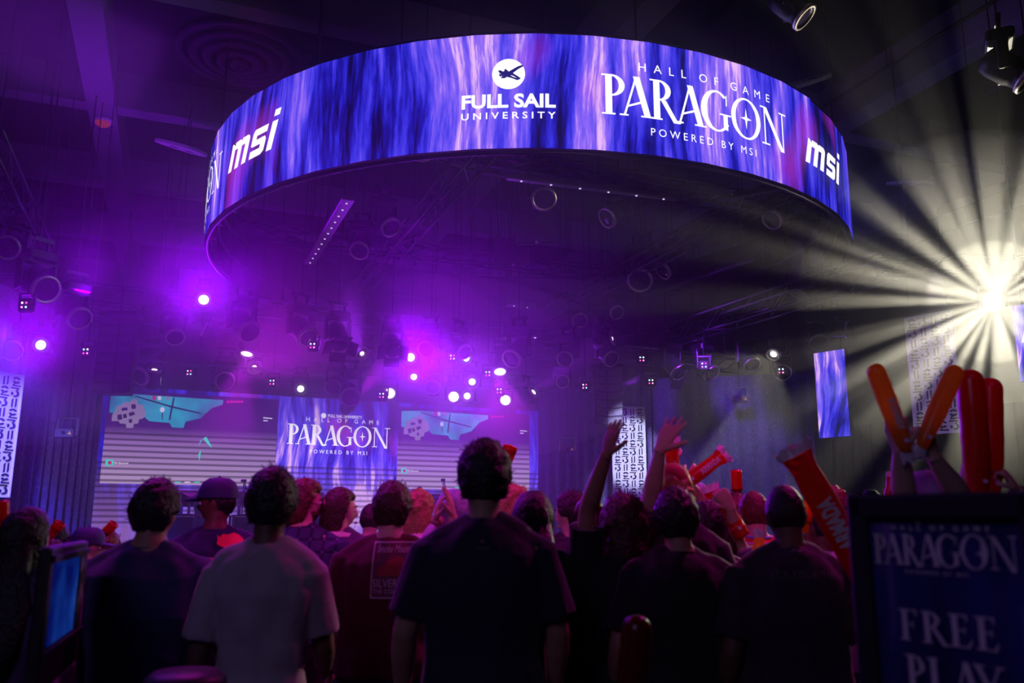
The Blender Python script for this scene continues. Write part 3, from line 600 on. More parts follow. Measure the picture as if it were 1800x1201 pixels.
laser(117, 762, 15.8, 'small grey laser box with yellow triangle on the left curtain')
laser(997, 790, 21.0, 'small laser box on the curtain right of the stage screen')
laser(1300, 702, 19.8, 'faint laser box high on the dark right curtain')
# ================================================================ stage deck and what stands on it
m_deck = mat('stage_deck', (.03, .025, .04, 1), .5, var=.2); DZ = .88
dk = thing('stage_deck', SO, 'low black stage in front of the big screen', 'stage', R=RW)
part('platform', MB().box((LEDW/2, -1.75, DZ-.05), (LEDW, 3.3, .1)), m_deck, dk)
for i in range(8): part('skirt_panel', MB().box((LEDW*(i+.5)/8, -3.38, (DZ-.1)/2), (LEDW/8-.01, .03, DZ-.1)), m_dark, dk)
part('rear_wall', MB().box((LEDW/2, .2, 2.2), (LEDW, .1, 4.4)), m_black, dk)
def W3(u, v, z=0): return SO+WD*u-WN*0+Vector((0, 0, z))+WN*v      # u along the wall, v towards the audience
m_desk = mat('desk_dark', (.05, .04, .07, 1), .45); m_mon = mat('monitor_grey', (.42, .38, .46, 1), .4, var=.08); m_chw = mat('chair_pale', (.62, .55, .6, 1), .45); m_or = mat('orange_trim', (.9, .25, .05, 1), .5)
m_glow = emat('monitor_picture', lin(120, 110, 200), 1)
def monitor(u, v, label, turn=0):
    o = thing('gaming_monitor', W3(u, v, DZ+.75), label, 'monitor', 'monitors on the stage desks', R=Matrix.Rotation(turn, 3, 'Z') @ RW)
    part('panel', MB().box((0, 0, .32), (.56, .03, .34), bev=.01), m_mon, o); part('rear_hump', MB().add([(-.2, -.015, .18), (.2, -.015, .18), (.2, -.015, .44), (-.2, -.015, .44), (-.05, -.08, .25), (.05, -.08, .25), (.05, -.08, .36), (-.05, -.08, .36)], [(4, 5, 6, 7), (0, 1, 5, 4), (1, 2, 6, 5), (2, 3, 7, 6), (3, 0, 4, 7)]), m_black, o)
    part('picture', MB().box((0, .017, .32), (.53, .004, .31)), m_glow, o)
    part('neck', MB().box((0, -.05, .18), (.05, .04, .32), bev=.01), m_mon, o)
    for s in (-1, 1): part('foot', MB().box((s*.1, -.03, .01), (.2, .05, .02), Matrix.Rotation(s*.5, 3, 'Z')), m_mon, o)
def desk(u0, u1, v, label):
    o = thing('player_desk', W3((u0+u1)/2, v, DZ), label, 'table', 'player desks on the stage', R=RW); Ld = u1-u0
    part('desktop', MB().box((0, 0, .735), (Ld, .6, .03)), m_desk, o); part('modesty_panel', MB().box((0, -.27, .4), (Ld-.04, .02, .62)), m_desk, o)
    for s in (-1, 1):
        for t in (-1, 1): part('leg', MB().box((s*(Ld/2-.04), t*.26, .36), (.05, .05, .72)), m_steel, o)
def gchair(u, v, label, turn=0):
    o = thing('gaming_chair', W3(u, v, DZ), label, 'chair', 'gaming chairs on the stage', R=Matrix.Rotation(turn, 3, 'Z') @ RW)
    part('seat', MB().box((0, 0, .48), (.5, .5, .1), bev=.03), m_chw, o)
    mb = MB().tube([(0, .24, .5), (0, .27, .75), (0, .3, 1.0), (0, .31, 1.18), (0, .3, 1.3)], [(.05, .25), (.05, .22), (.05, .27), (.05, .2), (.04, .13)], 12, up=(0, 1, 0)); part('backrest', mb, m_chw, o, True)
    part('trim_stripe', MB().tube([(-.17, .22, .6), (-.15, .235, .85), (-.18, .25, 1.1), (-.1, .255, 1.25)], .016, 6), m_or, o)
    part('gas_lift', MB().tube([(0, 0, .12), (0, 0, .45)], .03, 8), m_steel, o)
    for k in range(5): a = k*2*pi/5; part('leg', MB().tube([(0, 0, .1), (.3*cos(a), .3*sin(a), .05)], .025, 6), m_steel, o)
    for s in (-1, 1): part('armrest', MB().box((s*.3, 0, .7), (.08, .28, .03), bev=.01).box((s*.3, 0, .58), (.03, .05, .22)), m_black, o)
V_ = 2.45
uof = lambda px: on_wall(px, 890, SO+WN*V_, WD)[0]
desk(uof(255), uof(350), V_, 'dark desk on the stage behind the navy shirt'); desk(uof(405), uof(470), V_, 'dark desk on the stage right of the cap')
desk(uof(540), uof(600), V_, 'dark desk on the stage behind the glasses'); desk(uof(740), uof(830), V_, 'dark desk on the stage beside the tall head')
monitor(uof(330), V_, 'grey monitor right of the first round head', .5); monitor(uof(440), V_, 'monitor between the cap and the flat-topped head', .2)
monitor(uof(552), V_, 'monitor right of the man with glasses', .6); monitor(uof(768), V_, 'monitor behind the clapping hands', .1); monitor(uof(812), V_, 'monitor left of the tallest head', .2)
gchair(uof(362), V_+.75, 'pale gaming chair with orange trim left of the cap', 2.9); gchair(uof(300), V_-.7, 'pale gaming chair behind the first desk', 0); gchair(uof(700), V_-.7, 'pale gaming chair in the middle of the stage', .1)
m_blue = mat('blue_bottle', (.25, .45, .9, 1), .2)
for k, (px, lb) in enumerate(((419, 'pale blue water bottle on the desk right of the cap'), (318, 'pale blue water bottle on the first desk'), (790, 'pale blue water bottle on the right stage desk'))):
    o = thing('water_bottle', W3(uof(px), V_+.15, DZ+.75), lb, 'bottle', 'bottles on the player desks')
    part('body', MB().lathe([(0, 0), (.033, 0), (.035, .02), (.035, .15), (.015, .19), (.013, .2)], 12), m_blue, o, True); part('lid', MB().lathe([(.016, .2), (.016, .22), (0, .22)], 10), m_white_p if 0 else m_board, o)
# slim camera stands with flower-like heads
def camstand(px, py, label):
    u = on_wall(px, 890, SO+WN*(V_+.1), WD)[0]; zt_ = on_wall(px, py, SO+WN*(V_+.1), WD)[1]
    o = thing('camera_stand', W3(u, V_+.1, DZ+.75), label, 'stand', 'slim camera stands on the desks'); h = zt_-DZ-.75
    part('pole', MB().tube([(0, 0, 0), (0, 0, h-.08)], .014, 6), m_steel, o); part('camera', MB().box((0, -.02, h-.03), (.1, .09, .07), bev=.01), m_mon, o)
    part('clamp', MB().tube([(0, 0, h*.6), (.06, -.02, h*.75), (.02, -.03, h-.05)], .012, 6), m_black, o); part('base', MB().lathe([(0, 0), (.09, 0), (.09, .015), (0, .02)], 12), m_black, o)
camstand(426, 843, 'slim stand with a small camera right of the cap'); camstand(737, 856, 'slim stand with camera near the wavy blond hair'); camstand(778, 842, 'slim stand with camera above the clapping hands')
# ================================================================ trusses
m_truss = mat('truss_metal', (.30, .26, .36, 1), .35, .8)
m_trd = mat('truss_dark', (.07, .06, .09, 1), .4, .7)
TRS = []
def near_truss(P):
    for a, b in TRS:
        ab = b-a; t = max(0, min(1, (P-a).dot(ab)/ab.length_squared)); q = a+ab*t
        if (P-q).length < .30: return True
    return False
def rod(o, P, z0, s=1.0):
    if not near_truss(P+Vector((0, 0, z0))): part('hanging_rod', MB().tube([(0, 0, z0/s), (0, 0, (CZ-P.z-.02)/s)], .008, 5), m_trd, o)
def truss(a, b, s, label, m=m_truss, cell=.5, singly=False):
    a, b = Vector(a), Vector(b); d = b-a; Ln = d.length; R = frame(d, (0, 0, 1)); TRS.append((a, b)); o = thing('truss', a, label, 'truss', R=R); h = s/2
    for sy in (-1, 1):
        for sz in (-1, 1): part('chord', MB().tube([(0, sy*h, sz*h), (Ln, sy*h, sz*h)], .025, 6), m, o, True)
    n = max(1, int(Ln/cell)); cl = Ln/n; allb = MB(); me = None
    def brace(p, q):
        if singly: part('brace', MB().tube([p, q], .013, 4), m, o)
        else: allb.tube([p, q], .013, 4)
    for i in range(n):
        x0, x1 = i*cl, (i+1)*cl; k = 1 if i % 2 else -1
        brace((x0, -h, -h*k), (x1, -h, h*k)); brace((x0, h, h*k), (x1, h, -h*k)); brace((x0, -h*k, -h), (x1, h*k, -h))
        if not singly: brace((x0, -h*k, h), (x1, h*k, h))
    if not singly: stuff(part('braces', allb, m, o))
    for t in (.15, .85): part('hoist_cable', MB().tube([(Ln*t, 0, h), (Ln*t, 0, CZ-max(a.z, b.z)-.02)], .012, 4), m_trd, o)
    return o
def row(px, py, Y, L0, L1):                    # a line parallel to the stage screen through that point
    p = at(px, py, Y); return p+WD*L0, p+WD*L1
R1 = row(130, 512, 16.4, -2.6, 11.0); truss(R1[0], R1[1], .36, 'long truss over the front of the stage carrying the dark heads')
R2 = row(300, 625, 18.2, -1.0, 9.6); truss(R2[0], R2[1], .34, 'lower truss just above the stage screen', singly=False)
R3 = row(640, 590, 19.6, -6, 5.5); truss(R3[0], R3[1], .34, 'rearmost truss seen through the purple haze')
za = at(1180, 590, 19.5); zb_ = atz(1560, 468, za.z); truss(za, zb_, .42, 'violet truss rising towards the white lamp on the right', singly=True)
zl = at(70, 450, 15.5); zk = atz(-30, 250, zl.z); truss(zl, zk, .4, 'dark truss at the left edge below the ceiling', m_trd, singly=True)
zr = at(1090, 622, 19.8); truss(zr, zr+WD*3.6, .34, 'short truss right of the purple pillar above the right curtain', singly=True)
za2 = at(1745, 500, 12.7); truss(za2+Vector((-1.5, .5, .45)), za2+Vector((1.8, .4, .45)), .26, 'dark truss holding the bright white lamp', m_trd)
zi = RC.z+.55
for k, (u, lab) in enumerate(((-2.4, 'dark truss across the inside of the ring, left one'), (2.6, 'dark truss across the inside of the ring, right one'))):
    c = RC+BX*u; hl = sqrt(RR**2-u*u)-.45; truss(c-AX*hl+Vector((0, 0, .55)), c+AX*hl+Vector((0, 0, .55)), .3, lab, m_trd, .6)
for k, (v, lab) in enumerate(((-2.9, 'dark cross truss inside the ring nearest the viewer'), (2.2, 'dark cross truss inside the ring, farther one'))):
    c = RC+AX*v; hl = sqrt(RR**2-v*v)-.45; truss(c-BX*hl+Vector((0, 0, .95)), c+BX*hl+Vector((0, 0, .95)), .3, lab, m_trd, .6)
# ================================================================ lamps
m_body = mat('lamp_body', (.018, .015, .024, 1), .4, var=.2); m_rim = mat('lamp_rim_chrome', (.85, .76, .68, 1), .38, 1.0)
m_glassd = mat('dark_lens', (.03, .02, .06, 1), .08, spec=1)
def lensmat(n, c, s): return emat(n, c, s)
L_PUR = lensmat('lens_violet', (.85, .55, 1, 1), 4); L_WHT = lensmat('lens_white', (1, .97, .88, 1), 14); L_W2 = lensmat('lens_blueish_white', (.9, .9, 1, 1), 3.5); L_MAG = lensmat('lens_magenta', (1, .6, 1, 1), 4)
RX = lambda a: Matrix.Rotation(a, 3, 'X')
def lamp_meshes():
    d = {}
    d['base'] = MB().box((0, 0, -.06), (.34, .26, .12), bev=.02).tube([(-.1, 0, 0), (-.1, 0, .14)], .02, 6).tube([(.1, 0, 0), (.1, 0, .14)], .02, 6).mesh('base', m_body)
    d['clamp'] = MB().box((0, 0, .14), (.3, .05, .05)).mesh('clamp', m_trd)
    y = MB()
    for s in (-1, 1): y.box((s*.185, 0, -.28), (.045, .11, .36), bev=.015)
    y.box((0, 0, -.135), (.41, .12, .03)); d['yoke'] = y.mesh('yoke', m_body)
    d['head'] = MB().lathe([(0, .2), (.08, .2), (.13, .17), (.15, .08), (.15, -.1), (.135, -.14), (.135, -.22), (.15, -.23), (.15, -.27), (.13, -.27), (.125, -.235), (0, -.235)], 20).mesh('head', m_body, True)
    d['rim'] = MB().lathe([(.152, -.225), (.162, -.23), (.162, -.272), (.13, -.276), (.13, -.262), (.152, -.26)], 24).mesh('lens_ring', m_rim, True)
    d['lens'] = MB().lathe([(0, -.262), (.06, -.258), (.126, -.245)], 20)
    d['barn'] = None
    return d
LM = lamp_meshes(); lens_me = {}
def lensmesh(m, k=1.0):
    key = (m.name, k)
    if key not in lens_me:
        me = MB().lathe([(0, -.266), (.07*k, -.262), (.128*k, -.249)], 20).mesh('lens', m, True); lens_me[key] = me
    return lens_me[key]
m_door = mat('barn_door', (.02, .018, .025, 1), .45, .3)
door_me = MB().box((0, .0, 0), (.26, .012, .16)).mesh('barn_door', m_door)
def lamp(px, py, Y, d, label, lens=None, k=1.0, sc_=1.0, doors=False, group=None, kind='moving_head_lamp'):
    """hanging lamp whose head centre is seen at the pixel, shining along d"""
    P = at(px, py, Y); d = Vector(d).normalized(); yaw = atan2(-d.x, d.y); tilt = math.asin(max(-1, min(1, d.z)))
    R = Matrix.Rotation(yaw, 3, 'Z'); o = thing(kind, P+Vector((0, 0, .36*sc_)), label, 'stage lamp', group, R)
    o.scale = (sc_,)*3
    put('base', LM['base'], o); put('clamp', LM['clamp'], o); put('yoke', LM['yoke'], o); rod(o, o.matrix_world.translation, .14*sc_, sc_)
    h = put('head', LM['head'], o, M4((0, 0, -.36), RX(pi/2+tilt)))
    put('lens_ring', LM['rim'], h); put('lens', lensmesh(lens or m_glassd, k), h)
    if doors:
        for i in range(4):
            a = i*pi/2; Rz = Matrix.Rotation(a, 4, 'Z'); put('barn_door', door_me, h, Rz @ Matrix.Translation((0, .19, -.34)) @ Matrix.Rotation(-.45 + pi/2*1.0, 4, 'X'))
    return o
VW = lambda px, py, Y: (Vector((0, 0, 1.7))-at(px, py, Y))
def toward(px, py, Y, tg): return Vector(tg)-at(px, py, Y)
LIT = [  # lamps whose light reaches us; same places as BEAMS
    (0, 'brightest purple lamp, left below the ring', L_PUR, .8), (1, 'purple lamp at the far left above the pale panel', L_PUR, .7), (2, 'small purple lamp throwing a beam left under the brightest one', L_PUR, .6),
    (3, 'purple lamp with a glowing cone below it, left of centre', L_MAG, 1.0), (4, 'violet lamp throwing a beam up and right beside the left speaker stack', L_PUR, .5), (5, 'bright purple star lamp over the title banner', L_PUR, .7),
    (6, 'upper of the two starry lamps left of the cone lamp', L_PUR, .6), (7, 'lower of the two starry lamps above the right game picture', L_PUR, .6), (8, 'magenta lamp with a bright cone above the right game picture', L_MAG, 1.0),
    (9, 'small magenta lamp just above the title banner', L_MAG, .6), (10, 'small violet lamp beaming up right above the screen corner', L_PUR, .5), (11, 'violet lamp beaming right over the right curtain top', L_PUR, .5),
    (12, 'tiny violet lamp under the far edge of the ring', L_PUR, .4), (13, 'tiny magenta lamp above the left game picture', L_MAG, .4), (14, 'tiny pink lamp right of the left cone lamp', L_MAG, .4), (15, 'tiny violet lamp left of the centre star lamp', L_PUR, .4)]
for i, lb, lm, k in LIT:
    px, py, Y, tg, W_, cn, col = BEAMS[i]; dd = toward(px, py, Y, tg).normalized(); P = at(px, py, Y); Q = P-dd*.30; q = ppx(Q)
    lamp(q[0], q[1], Q.y, dd, lb, lm, k)
dd = VW(1745, 531, 12.5).normalized(); Q = at(1745, 531, 12.5)-dd*.36; q = ppx(Q); lamp(q[0], q[1], Q.y, dd, 'blazing white lamp throwing long rays at the right', L_WHT, 1.0, 1.0)
dd = toward(1358, 625, 18, at(1180, 860, 15)).normalized(); Q = at(1358, 625, 18)-dd*.30; q = ppx(Q); lamp(q[0], q[1], Q.y, dd, 'smaller white lamp fanning rays down left over the right curtain', L_WHT, .5)
for px, py, Y, lb in ((270, 667, 18.6, 'round white lamp at the left top corner of the stage screen'), (528, 683, 19.0, 'round white lamp above the left side of the title banner'), (797, 697, 19.6, 'round white lamp left of the lower star lamp'), (888, 703, 20, 'round white lamp above the right screen corner'),
                  (685, 691, 19.6, 'half-hidden white lamp above the banner\'s right corner'), (727, 662, 19.5, 'small white lamp under the centre star lamp'), (819, 629, 19, 'small white lamp right of the centre star lamp')):
    lamp(px, py, Y, VW(px, py, Y)*1.0+Vector((0.5, 0, -.8)), lb, L_W2, .95 if Y not in (19.5, 19) else .6, .95, kind='white_flood_lamp')
DARK = [  # px, py, Y, direction, label, scale
    (22, 430, 13.5, (.3, -1, -.5), 'dark lamp at the left edge below the truss', 1.25), (62, 497, 13.8, (.8, -.5, -.45), 'large dark lamp at far left with a pale lens', 1.5), (128, 545, 15.5, (.7, -.5, -.6), 'large dark lamp head right of the four-dot lamp', 1.4),
    (305, 578, 16.8, (.4, -.6, -.7), 'dark lamp hanging left of the small beam lamp', 1.2), (425, 568, 16.8, (.6, -.5, -.6), 'big dark lamp right of the brightest purple lamp', 1.5), (527, 578, 17.0, (.6, -.5, -.6), 'big dark lamp tilted right under the ring edge', 1.4),
    (593, 588, 17.2, (.3, -.6, -.8), 'dark lamp with bright flaps next to the tilted pair', 1.3), (688, 605, 17.6, (.2, -.8, -.6), 'dark lamp with open flaps left of the centre star', 1.2), (757, 605, 17.9, (-.2, -.8, -.5), 'dark lamp with curved shine right of the centre star', 1.2),
    (806, 608, 18.0, (.5, -.6, -.6), 'dark lamp behind the small white lamp', 1.1), (912, 616, 18.2, (-.4, -.6, -.6), 'dark lamp tilted left above the magenta cone', 1.4), (1000, 622, 18.6, (-.3, -.7, -.5), 'dark lamp left of the purple pillar', 1.2),
    (1062, 622, 18.8, (.4, -.7, -.5), 'dark lamp on top of the right speaker stack', 1.2), (1180, 640, 18.8, (.4, -.6, -.7), 'dark lamp with bright flaps above the bright panel', 1.3), (1235, 642, 18.8, (.5, -.6, -.7), 'dark lamp above the fan of white rays', 1.3),
    (1312, 628, 18.4, (.2, -.7, -.7), 'dark lamp left of the smaller white lamp', 1.2), (1438, 588, 16.5, (-.2, -.7, -.7), 'dark lamp above the tall narrow screen', 1.2), (1470, 578, 16.5, (.6, -.7, -.2), 'dark lamp with pale end above the tall screen', 1.1),
    (20, 610, 15.2, (.5, -.8, -.4), 'dark lamp left of the far left purple lamp', 1.2), (265, 652, 18.2, (-.3, -.8, -.5), 'dark lamp right of the left speaker stack', 1.3), (395, 665, 18.6, (.3, -.8, -.3), 'dark round lamp above the left game picture', 1.3),
    (612, 690, 18.8, (.3, -.8, -.4), 'dark round lamp touching the top of the title banner', 1.4), (590, 672, 18.6, (0, -.8, -.5), 'dark boxy lamp above the word banner', 1.1), (762, 672, 18.9, (0, -.8, -.5), 'dark boxy lamp left of the upper star', 1.1),
    (988, 672, 19.6, (0, -1, -.1), 'pale round lamp face beside the small violet beam', 1.0), (1372, 648, 18.2, (-.1, -.9, -.5), 'dark lamp hanging under the smaller white lamp', 1.1)]
for px, py, Y, d, lb, s in DARK: lamp(px, py, Y, d, lb, None, 1, s, doors='flaps' in lb)
RINGL = [(745, 262, 11.8, (0, -.9, -.4), 'lamp with gold shine at the near left rim of the ring', 1.2), (955, 335, 13.4, (0, -.7, -.7), 'lamp with shining curve in the middle of the ring', 1.3), (1088, 372, 14.3, (-.7, -.4, -.5), 'lamp tilted left inside the ring right of centre', 1.2),
         (675, 385, 14.8, (.5, -.5, -.7), 'lamp above the lower left one inside the ring', 1.2), (636, 428, 16.0, (0, -.7, -.7), 'lower left lamp inside the ring beside the dotted bar', 1.2), (1372, 372, 14.4, (-.6, -.4, -.6), 'lamp near the right rim inside the ring', 1.2),
         (1128, 478, 17.8, (-.2, -.7, -.6), 'large lamp low inside the ring right of the loudspeakers', 1.7), (1183, 462, 17.5, (-.7, -.3, -.6), 'lamp right of the large low one inside the ring', 1.3), (1018, 553, 20.0, (0, -.7, -.6), 'faint lamp deep inside the ring near the far rim', 1.2), (1078, 540, 19.5, (.2, -.7, -.6), 'faint lamp right of the other one near the far rim', 1.1)]
for px, py, Y, d, lb, s in RINGL: lamp(px, py, Y, d, lb, None, 1, s)
lamp(1384, 8, 9.5, (.6, -.2, -.7), 'lamp with violet shine cut by the top edge of the picture', None, 1, 1.1)
lamp(1762, 118, 9.5, (.6, -.3, -.6), 'lamp with violet rim high at the right edge', None, 1, 1.2)
# four-diode boxes
dc = [emat('diode_red', (1, .05, .25, 1), 3), emat('diode_pink', (1, .25, .9, 1), 3), emat('diode_cyan', (.35, .8, 1, 1), 3), emat('diode_white', (.95, .85, 1, 1), 3)]
bx = MB().box((0, 0, 0), (.24, .13, .24), bev=.03).mesh('case', m_body); dm = [MB().lathe([(0, .010), (.014, .008), (.017, 0)], 10, M4((0, 0, 0), RX(pi/2))).mesh('diode', m_) for m_ in dc]
hk = MB().box((0, 0, .20), (.28, .04, .03)).box((-.13, 0, .10), (.02, .04, .22)).box((.13, 0, .10), (.02, .04, .22)).mesh('bracket', m_trd)
for i, (px, py, Y, lb) in enumerate(((47, 538, 13.5, 'four-dot box lamp under the large pale lens at far left'), (240, 556, 17, 'four-dot box lamp on top of the left speaker stack'), (154, 619, 15.5, 'four-dot box lamp right of the far left purple lamp'), (335, 656, 18.8, 'four-dot box lamp above the teal game sky'),
        (551, 609, 17, 'four-dot box lamp under the tilted dark lamps'), (480, 673, 18.6, 'four-dot box lamp left of the banner corner'), (589, 691, 18.6, 'four-dot box lamp above the word of the banner'), (672, 696, 19, 'four-dot box lamp at the banner\'s right top'), (763, 687, 19, 'four-dot box lamp left of the round white lamp'),
        (796, 629, 18.6, 'four-dot box lamp right of the centre star lamp'), (858, 658, 19, 'four-dot box lamp left of the magenta cone'), (878, 688, 19.4, 'four-dot box lamp under the magenta cone'), (1028, 680, 19.6, 'four-dot box lamp left of the right speaker stack'), (1144, 672, 19.6, 'four-dot box lamp right of the violet beam'),
        (1128, 632, 19.4, 'four-dot box lamp on the short right truss'), (1237, 643, 18.3, 'four-dot box lamp above the start of the white rays'), (1372, 653, 17.9, 'four-dot box lamp under the smaller white lamp'))):
    o = thing('box_lamp', at(px, py, Y)+Vector((0, 0, 0)), lb, 'stage lamp', 'four-dot box lamps', R=Matrix.Rotation(-.1, 3, 'Z')); put('case', bx, o); put('bracket', hk, o); rod(o, at(px, py, Y), .20)
    for j, (a, b) in enumerate(((-1, -1), (1, -1), (-1, 1), (1, 1))): put('diode', dm[(j+(0 if i % 3 else 1)) % 4], o, Matrix.Translation((a*.036, -.067, b*.036)))
# light bars
def bar(p, q, label, dots=0, w=.14, m=m_trd):
    p, q = Vector(p), Vector(q); d = q-p; o = thing('light_bar', p, label, 'light bar', R=frame(d, (0, 0, 1))); Ln = d.length
    part('housing', MB().box((Ln/2, 0, 0), (Ln, w, .09), bev=.015), m, o); part('hanging_wire', MB().tube([(Ln*.5, 0, .05), (Ln*.5, 0, 1.0)], .012, 4), m_trd, o)
    for k in range(dots): part('diode', MB().lathe([(0, -.012), (.016, -.01), (.02, 0)], 8, M4((Ln*(k+.5)/dots, 0, -.046))), m_barled, o)
m_barled = emat('bar_diode', (.7, .55, 1, 1), 1.0)
ZB = RC.z+.35
bar(atz(543, 462, ZB), atz(613, 347, ZB), 'dotted light bar slanting inside the left of the ring', 12, .22)
bar(atz(890, 310, ZB), atz(1190, 348, ZB), 'long flat light bar across the near inside of the ring', 6, .12); bar(atz(675, 513, ZB), atz(775, 528, ZB), 'thin bar low inside the ring, left of the pale one', 0, .1)
bar(atz(892, 533, ZB), atz(938, 539, ZB), 'short pale bar near the far rim inside the ring', 2, .3, m_truss); bar(atz(1130, 522, ZB), atz(1330, 452, ZB), 'slanting bar inside the right of the ring', 0, .12); bar(atz(1290, 345, ZB), atz(1420, 320, ZB), 'bar close under the right rim of the ring', 0, .12)
# loudspeakers in the ring
m_grille = mat('grille', (.16, .13, .2, 1), .5, .4, scale=60, var=.5, bump=.5); m_wood = mat('speaker_box', (.02, .016, .03, 1), .5)
for px, py, Y, s, lb in ((945, 418, 15.2, 1.0, 'upper hanging loudspeaker box in the middle of the ring'), (905, 458, 16.8, .95, 'lower hanging loudspeaker box behind the upper one')):
    o = thing('hanging_loudspeaker', at(px, py, Y), lb, 'loudspeaker', R=Matrix.Rotation(-.12, 3, 'Z') @ RX(.30)); o.scale = (s,)*3
    part('cabinet', MB().box((0, 0, .2), (.78, .95, .62), bev=.02), m_wood, o); part('grille', MB().box((0, 0, -.118), (.72, .88, .02)), m_grille, o)
    for t in (-.33, .33): part('grille_rail', MB().box((t, 0, -.132), (.02, .88, .012)), m_steel, o)
    part('corner_tab', MB().box((.02, -.48, -.09), (.05, .012, .05)), m_steel, o)
    for t in (-.34, .34): part('hanging_cable', MB().tube([(t, 0, .5), (t, 0, 2.4)], .012, 4), m_trd, o)
# line arrays
def array(px, py, Y, n, lb, k=1.0, curve=.03, fw=.36):
    P = at(px, py, Y); o = thing('speaker_stack', P, lb, 'loudspeaker', 'hanging V-shaped speaker stacks', R=Matrix.Rotation(.12, 3, 'Z')); h = .205*k; z = 0; y = 0; a = 0
    part('rigging_frame', MB().box((0, .15, .06), (fw*2+.04, .5, .07)).tube([(0, .1, .05), (0, .1, 2.2)], .02, 6), m_trd, o)
    for i in range(n):
        a = curve*max(0, i-n*.35)*1.0
        poly = [(-fw, -.05), (0, .07), (fw, -.05), (fw*.8, .42), (-fw*.8, .42)]
        R = RX(-a); c = Vector((0, y, z-h/2)); M = M4(c, R)
        cab = part('cabinet', MB().prism(poly, -h/2+.008, h/2-.008, M), m_wood, o)
        for s in (-1, 1): part('grille', MB().prism([(s*fw*.96, -.062), (s*.02, .052), (s*.02, .045), (s*fw*.96, -.07)][::s], -h/2+.02, h/2-.03, M), m_grille, cab)
        part('edge_strip', MB().prism([(-fw, -.068), (0, .05), (fw, -.068), (fw, -.055), (0, .065), (-fw, -.055)], h/2-.02, h/2-.008, M), m_steel2, cab)
        z -= h*cos(a); y += h*sin(a)
    return o
m_steel2 = mat('strip_dull', (.22, .2, .26, 1), .5, .4)
array(209, 556, 16.5, 8, 'tall speaker stack at the left end of the stage screen', .93, .01, .34)
array(1068, 648, 19.0, 7, 'curved speaker stack hanging beside the bright panel', .88, .085, .32)
# purple pillar plate
o = thing('rigging_plate', at(1040, 690, 20.5), 'tall violet metal plate with round holes left of the right speaker stack', 'plate'); zz = at(1040, 596, 20.5).z-o.location.z
part('plate', MB().box((0, 0, zz/2), (.27, .06, zz)), mat('violet_plate', (.35, .28, .42, 1), .5), o)
for k in range(6): part('hole', MB().lathe([(0, -.002), (.04, -.002), (.045, 0)], 12, M4(((-1)**k*.05, -.031, zz*(k+.6)/6.3), RX(pi/2))), m_black, o)
part('hanging_cable', MB().tube([(0, 0, zz), (0, 0, CZ-o.location.z-.02)], .015, 5), m_trd, o)
# small lamps along the far rim
for k, (px, py) in enumerate(((695, 580), (743, 585), (792, 589), (841, 592), (890, 594), (940, 593))):
    r = RR-.05; p = at(px, py, 21.6); o = thing('rim_lamp', p, 'small pale lamp on the far lower rim of the ring', 'stage lamp', 'small lamps on the far rim of the ring')
    part('shade', MB().lathe([(.0, .05), (.03, .05), (.09, -.02), (.085, -.025), (0, .02)], 10), m_steel, o); part('bulb', MB().ell((0, 0, -.01), (.03, .03, .02), 8, 6), dc[3], o)
# ================================================================ ceiling fittings
p = atz(425, 92, CZ-.02); o = thing('air_diffuser', p, 'round stepped air vent on a black square in the ceiling', 'vent', R=RB)
part('back_board', MB().box((.2, .5, -.02), (2.2, 2.2, .04)), m_black, o)
for i, r in enumerate((1.25, .98, .72, .46, .2)): part('vent_ring', MB().lathe([(r, -.05-.05*i), (r, -.12-.05*i), (max(r-.16, .01), -.14-.05*i), (max(r-.16, .01), -.05)], 32), m_beam2 if 0 else mat('vent_paint', (.04, .03, .05, 1), .6) if i == 0 else bpy.data.materials['vent_paint'], o, True)
m_plate = mat('pale_fitting', (.75, .7, .78, 1), .6)
def fitting(px, py, z, sx, lb, rot=0, tilt=.5):
    o = thing('rounded_ceiling_plate', atz(px, py, z), lb, 'fitting', R=Matrix.Rotation(rot, 3, 'Z') @ RX(tilt)); 
    pts = [(cos(t)*(.52+.16*sin(t)), sin(t)*.36) for t in [2*pi*k/24 for k in range(24)]]
    part('plate', MB().prism([(a*sx, b*sx) for a, b in pts], -.03, .03), m_plate, o)
    for s in (-1, 1): part('slot', MB().prism([(s*.16*sx+cos(t)*.1*sx, .05*sx+sin(t)*.055*sx) for t in [2*pi*k/12 for k in range(12)]], -.034, .034), m_black, o)
    part('hanging_wire', MB().tube([(0, 0, .03), (0, sin(tilt)*.0, .9)], .01, 4), m_trd, o)
fitting(1412, 146, 8.6, .8, 'pale rounded plate with two slots behind the ring edge', -.6, .6)
fitting(1602, 322, 9.0, .95, 'faint rounded plate under the ceiling right of the ring', 0, .3)
fitting(322, 260, 9.0, 1.0, 'faint rounded plate under the ceiling left of the ring', .8, .3)
p = atz(181, 213, BZ-.04); o = thing('fire_beacon', p, 'small red and white beacon under the crossing of the ceiling beams', 'beacon')
part('base', MB().lathe([(0, .04), (.2, .04), (.2, -.01), (.16, -.03), (0, -.03)], 18), m_plate, o, True); part('red_cap', MB().lathe([(.15, -.03), (.14, -.08), (.08, -.12), (0, -.12)], 18), mat('beacon_red', (.6, .05, .05, 1), .3, emit=(1, .1, .15, 1), es=.15), o, True)
for px, py, lb in ((1560, 118, 'slanting pipe under the ceiling at the upper right'), (1700, 395, 'thin pipe above the blazing white lamp')):
    p = atz(px, py, 9.3); o = thing('ceiling_pipe', p, lb, 'pipe', R=frame(AX, (0, 0, 1))); part('tube', MB().tube([(-4, 0, 0), (5, 0, 0)], .035, 8), m_pipe, o, True)
    for t in (-3, 0, 3): part('hanger', MB().tube([(t, 0, 0), (t, 0, CZ-9.3)], .012, 4), m_trd, o)
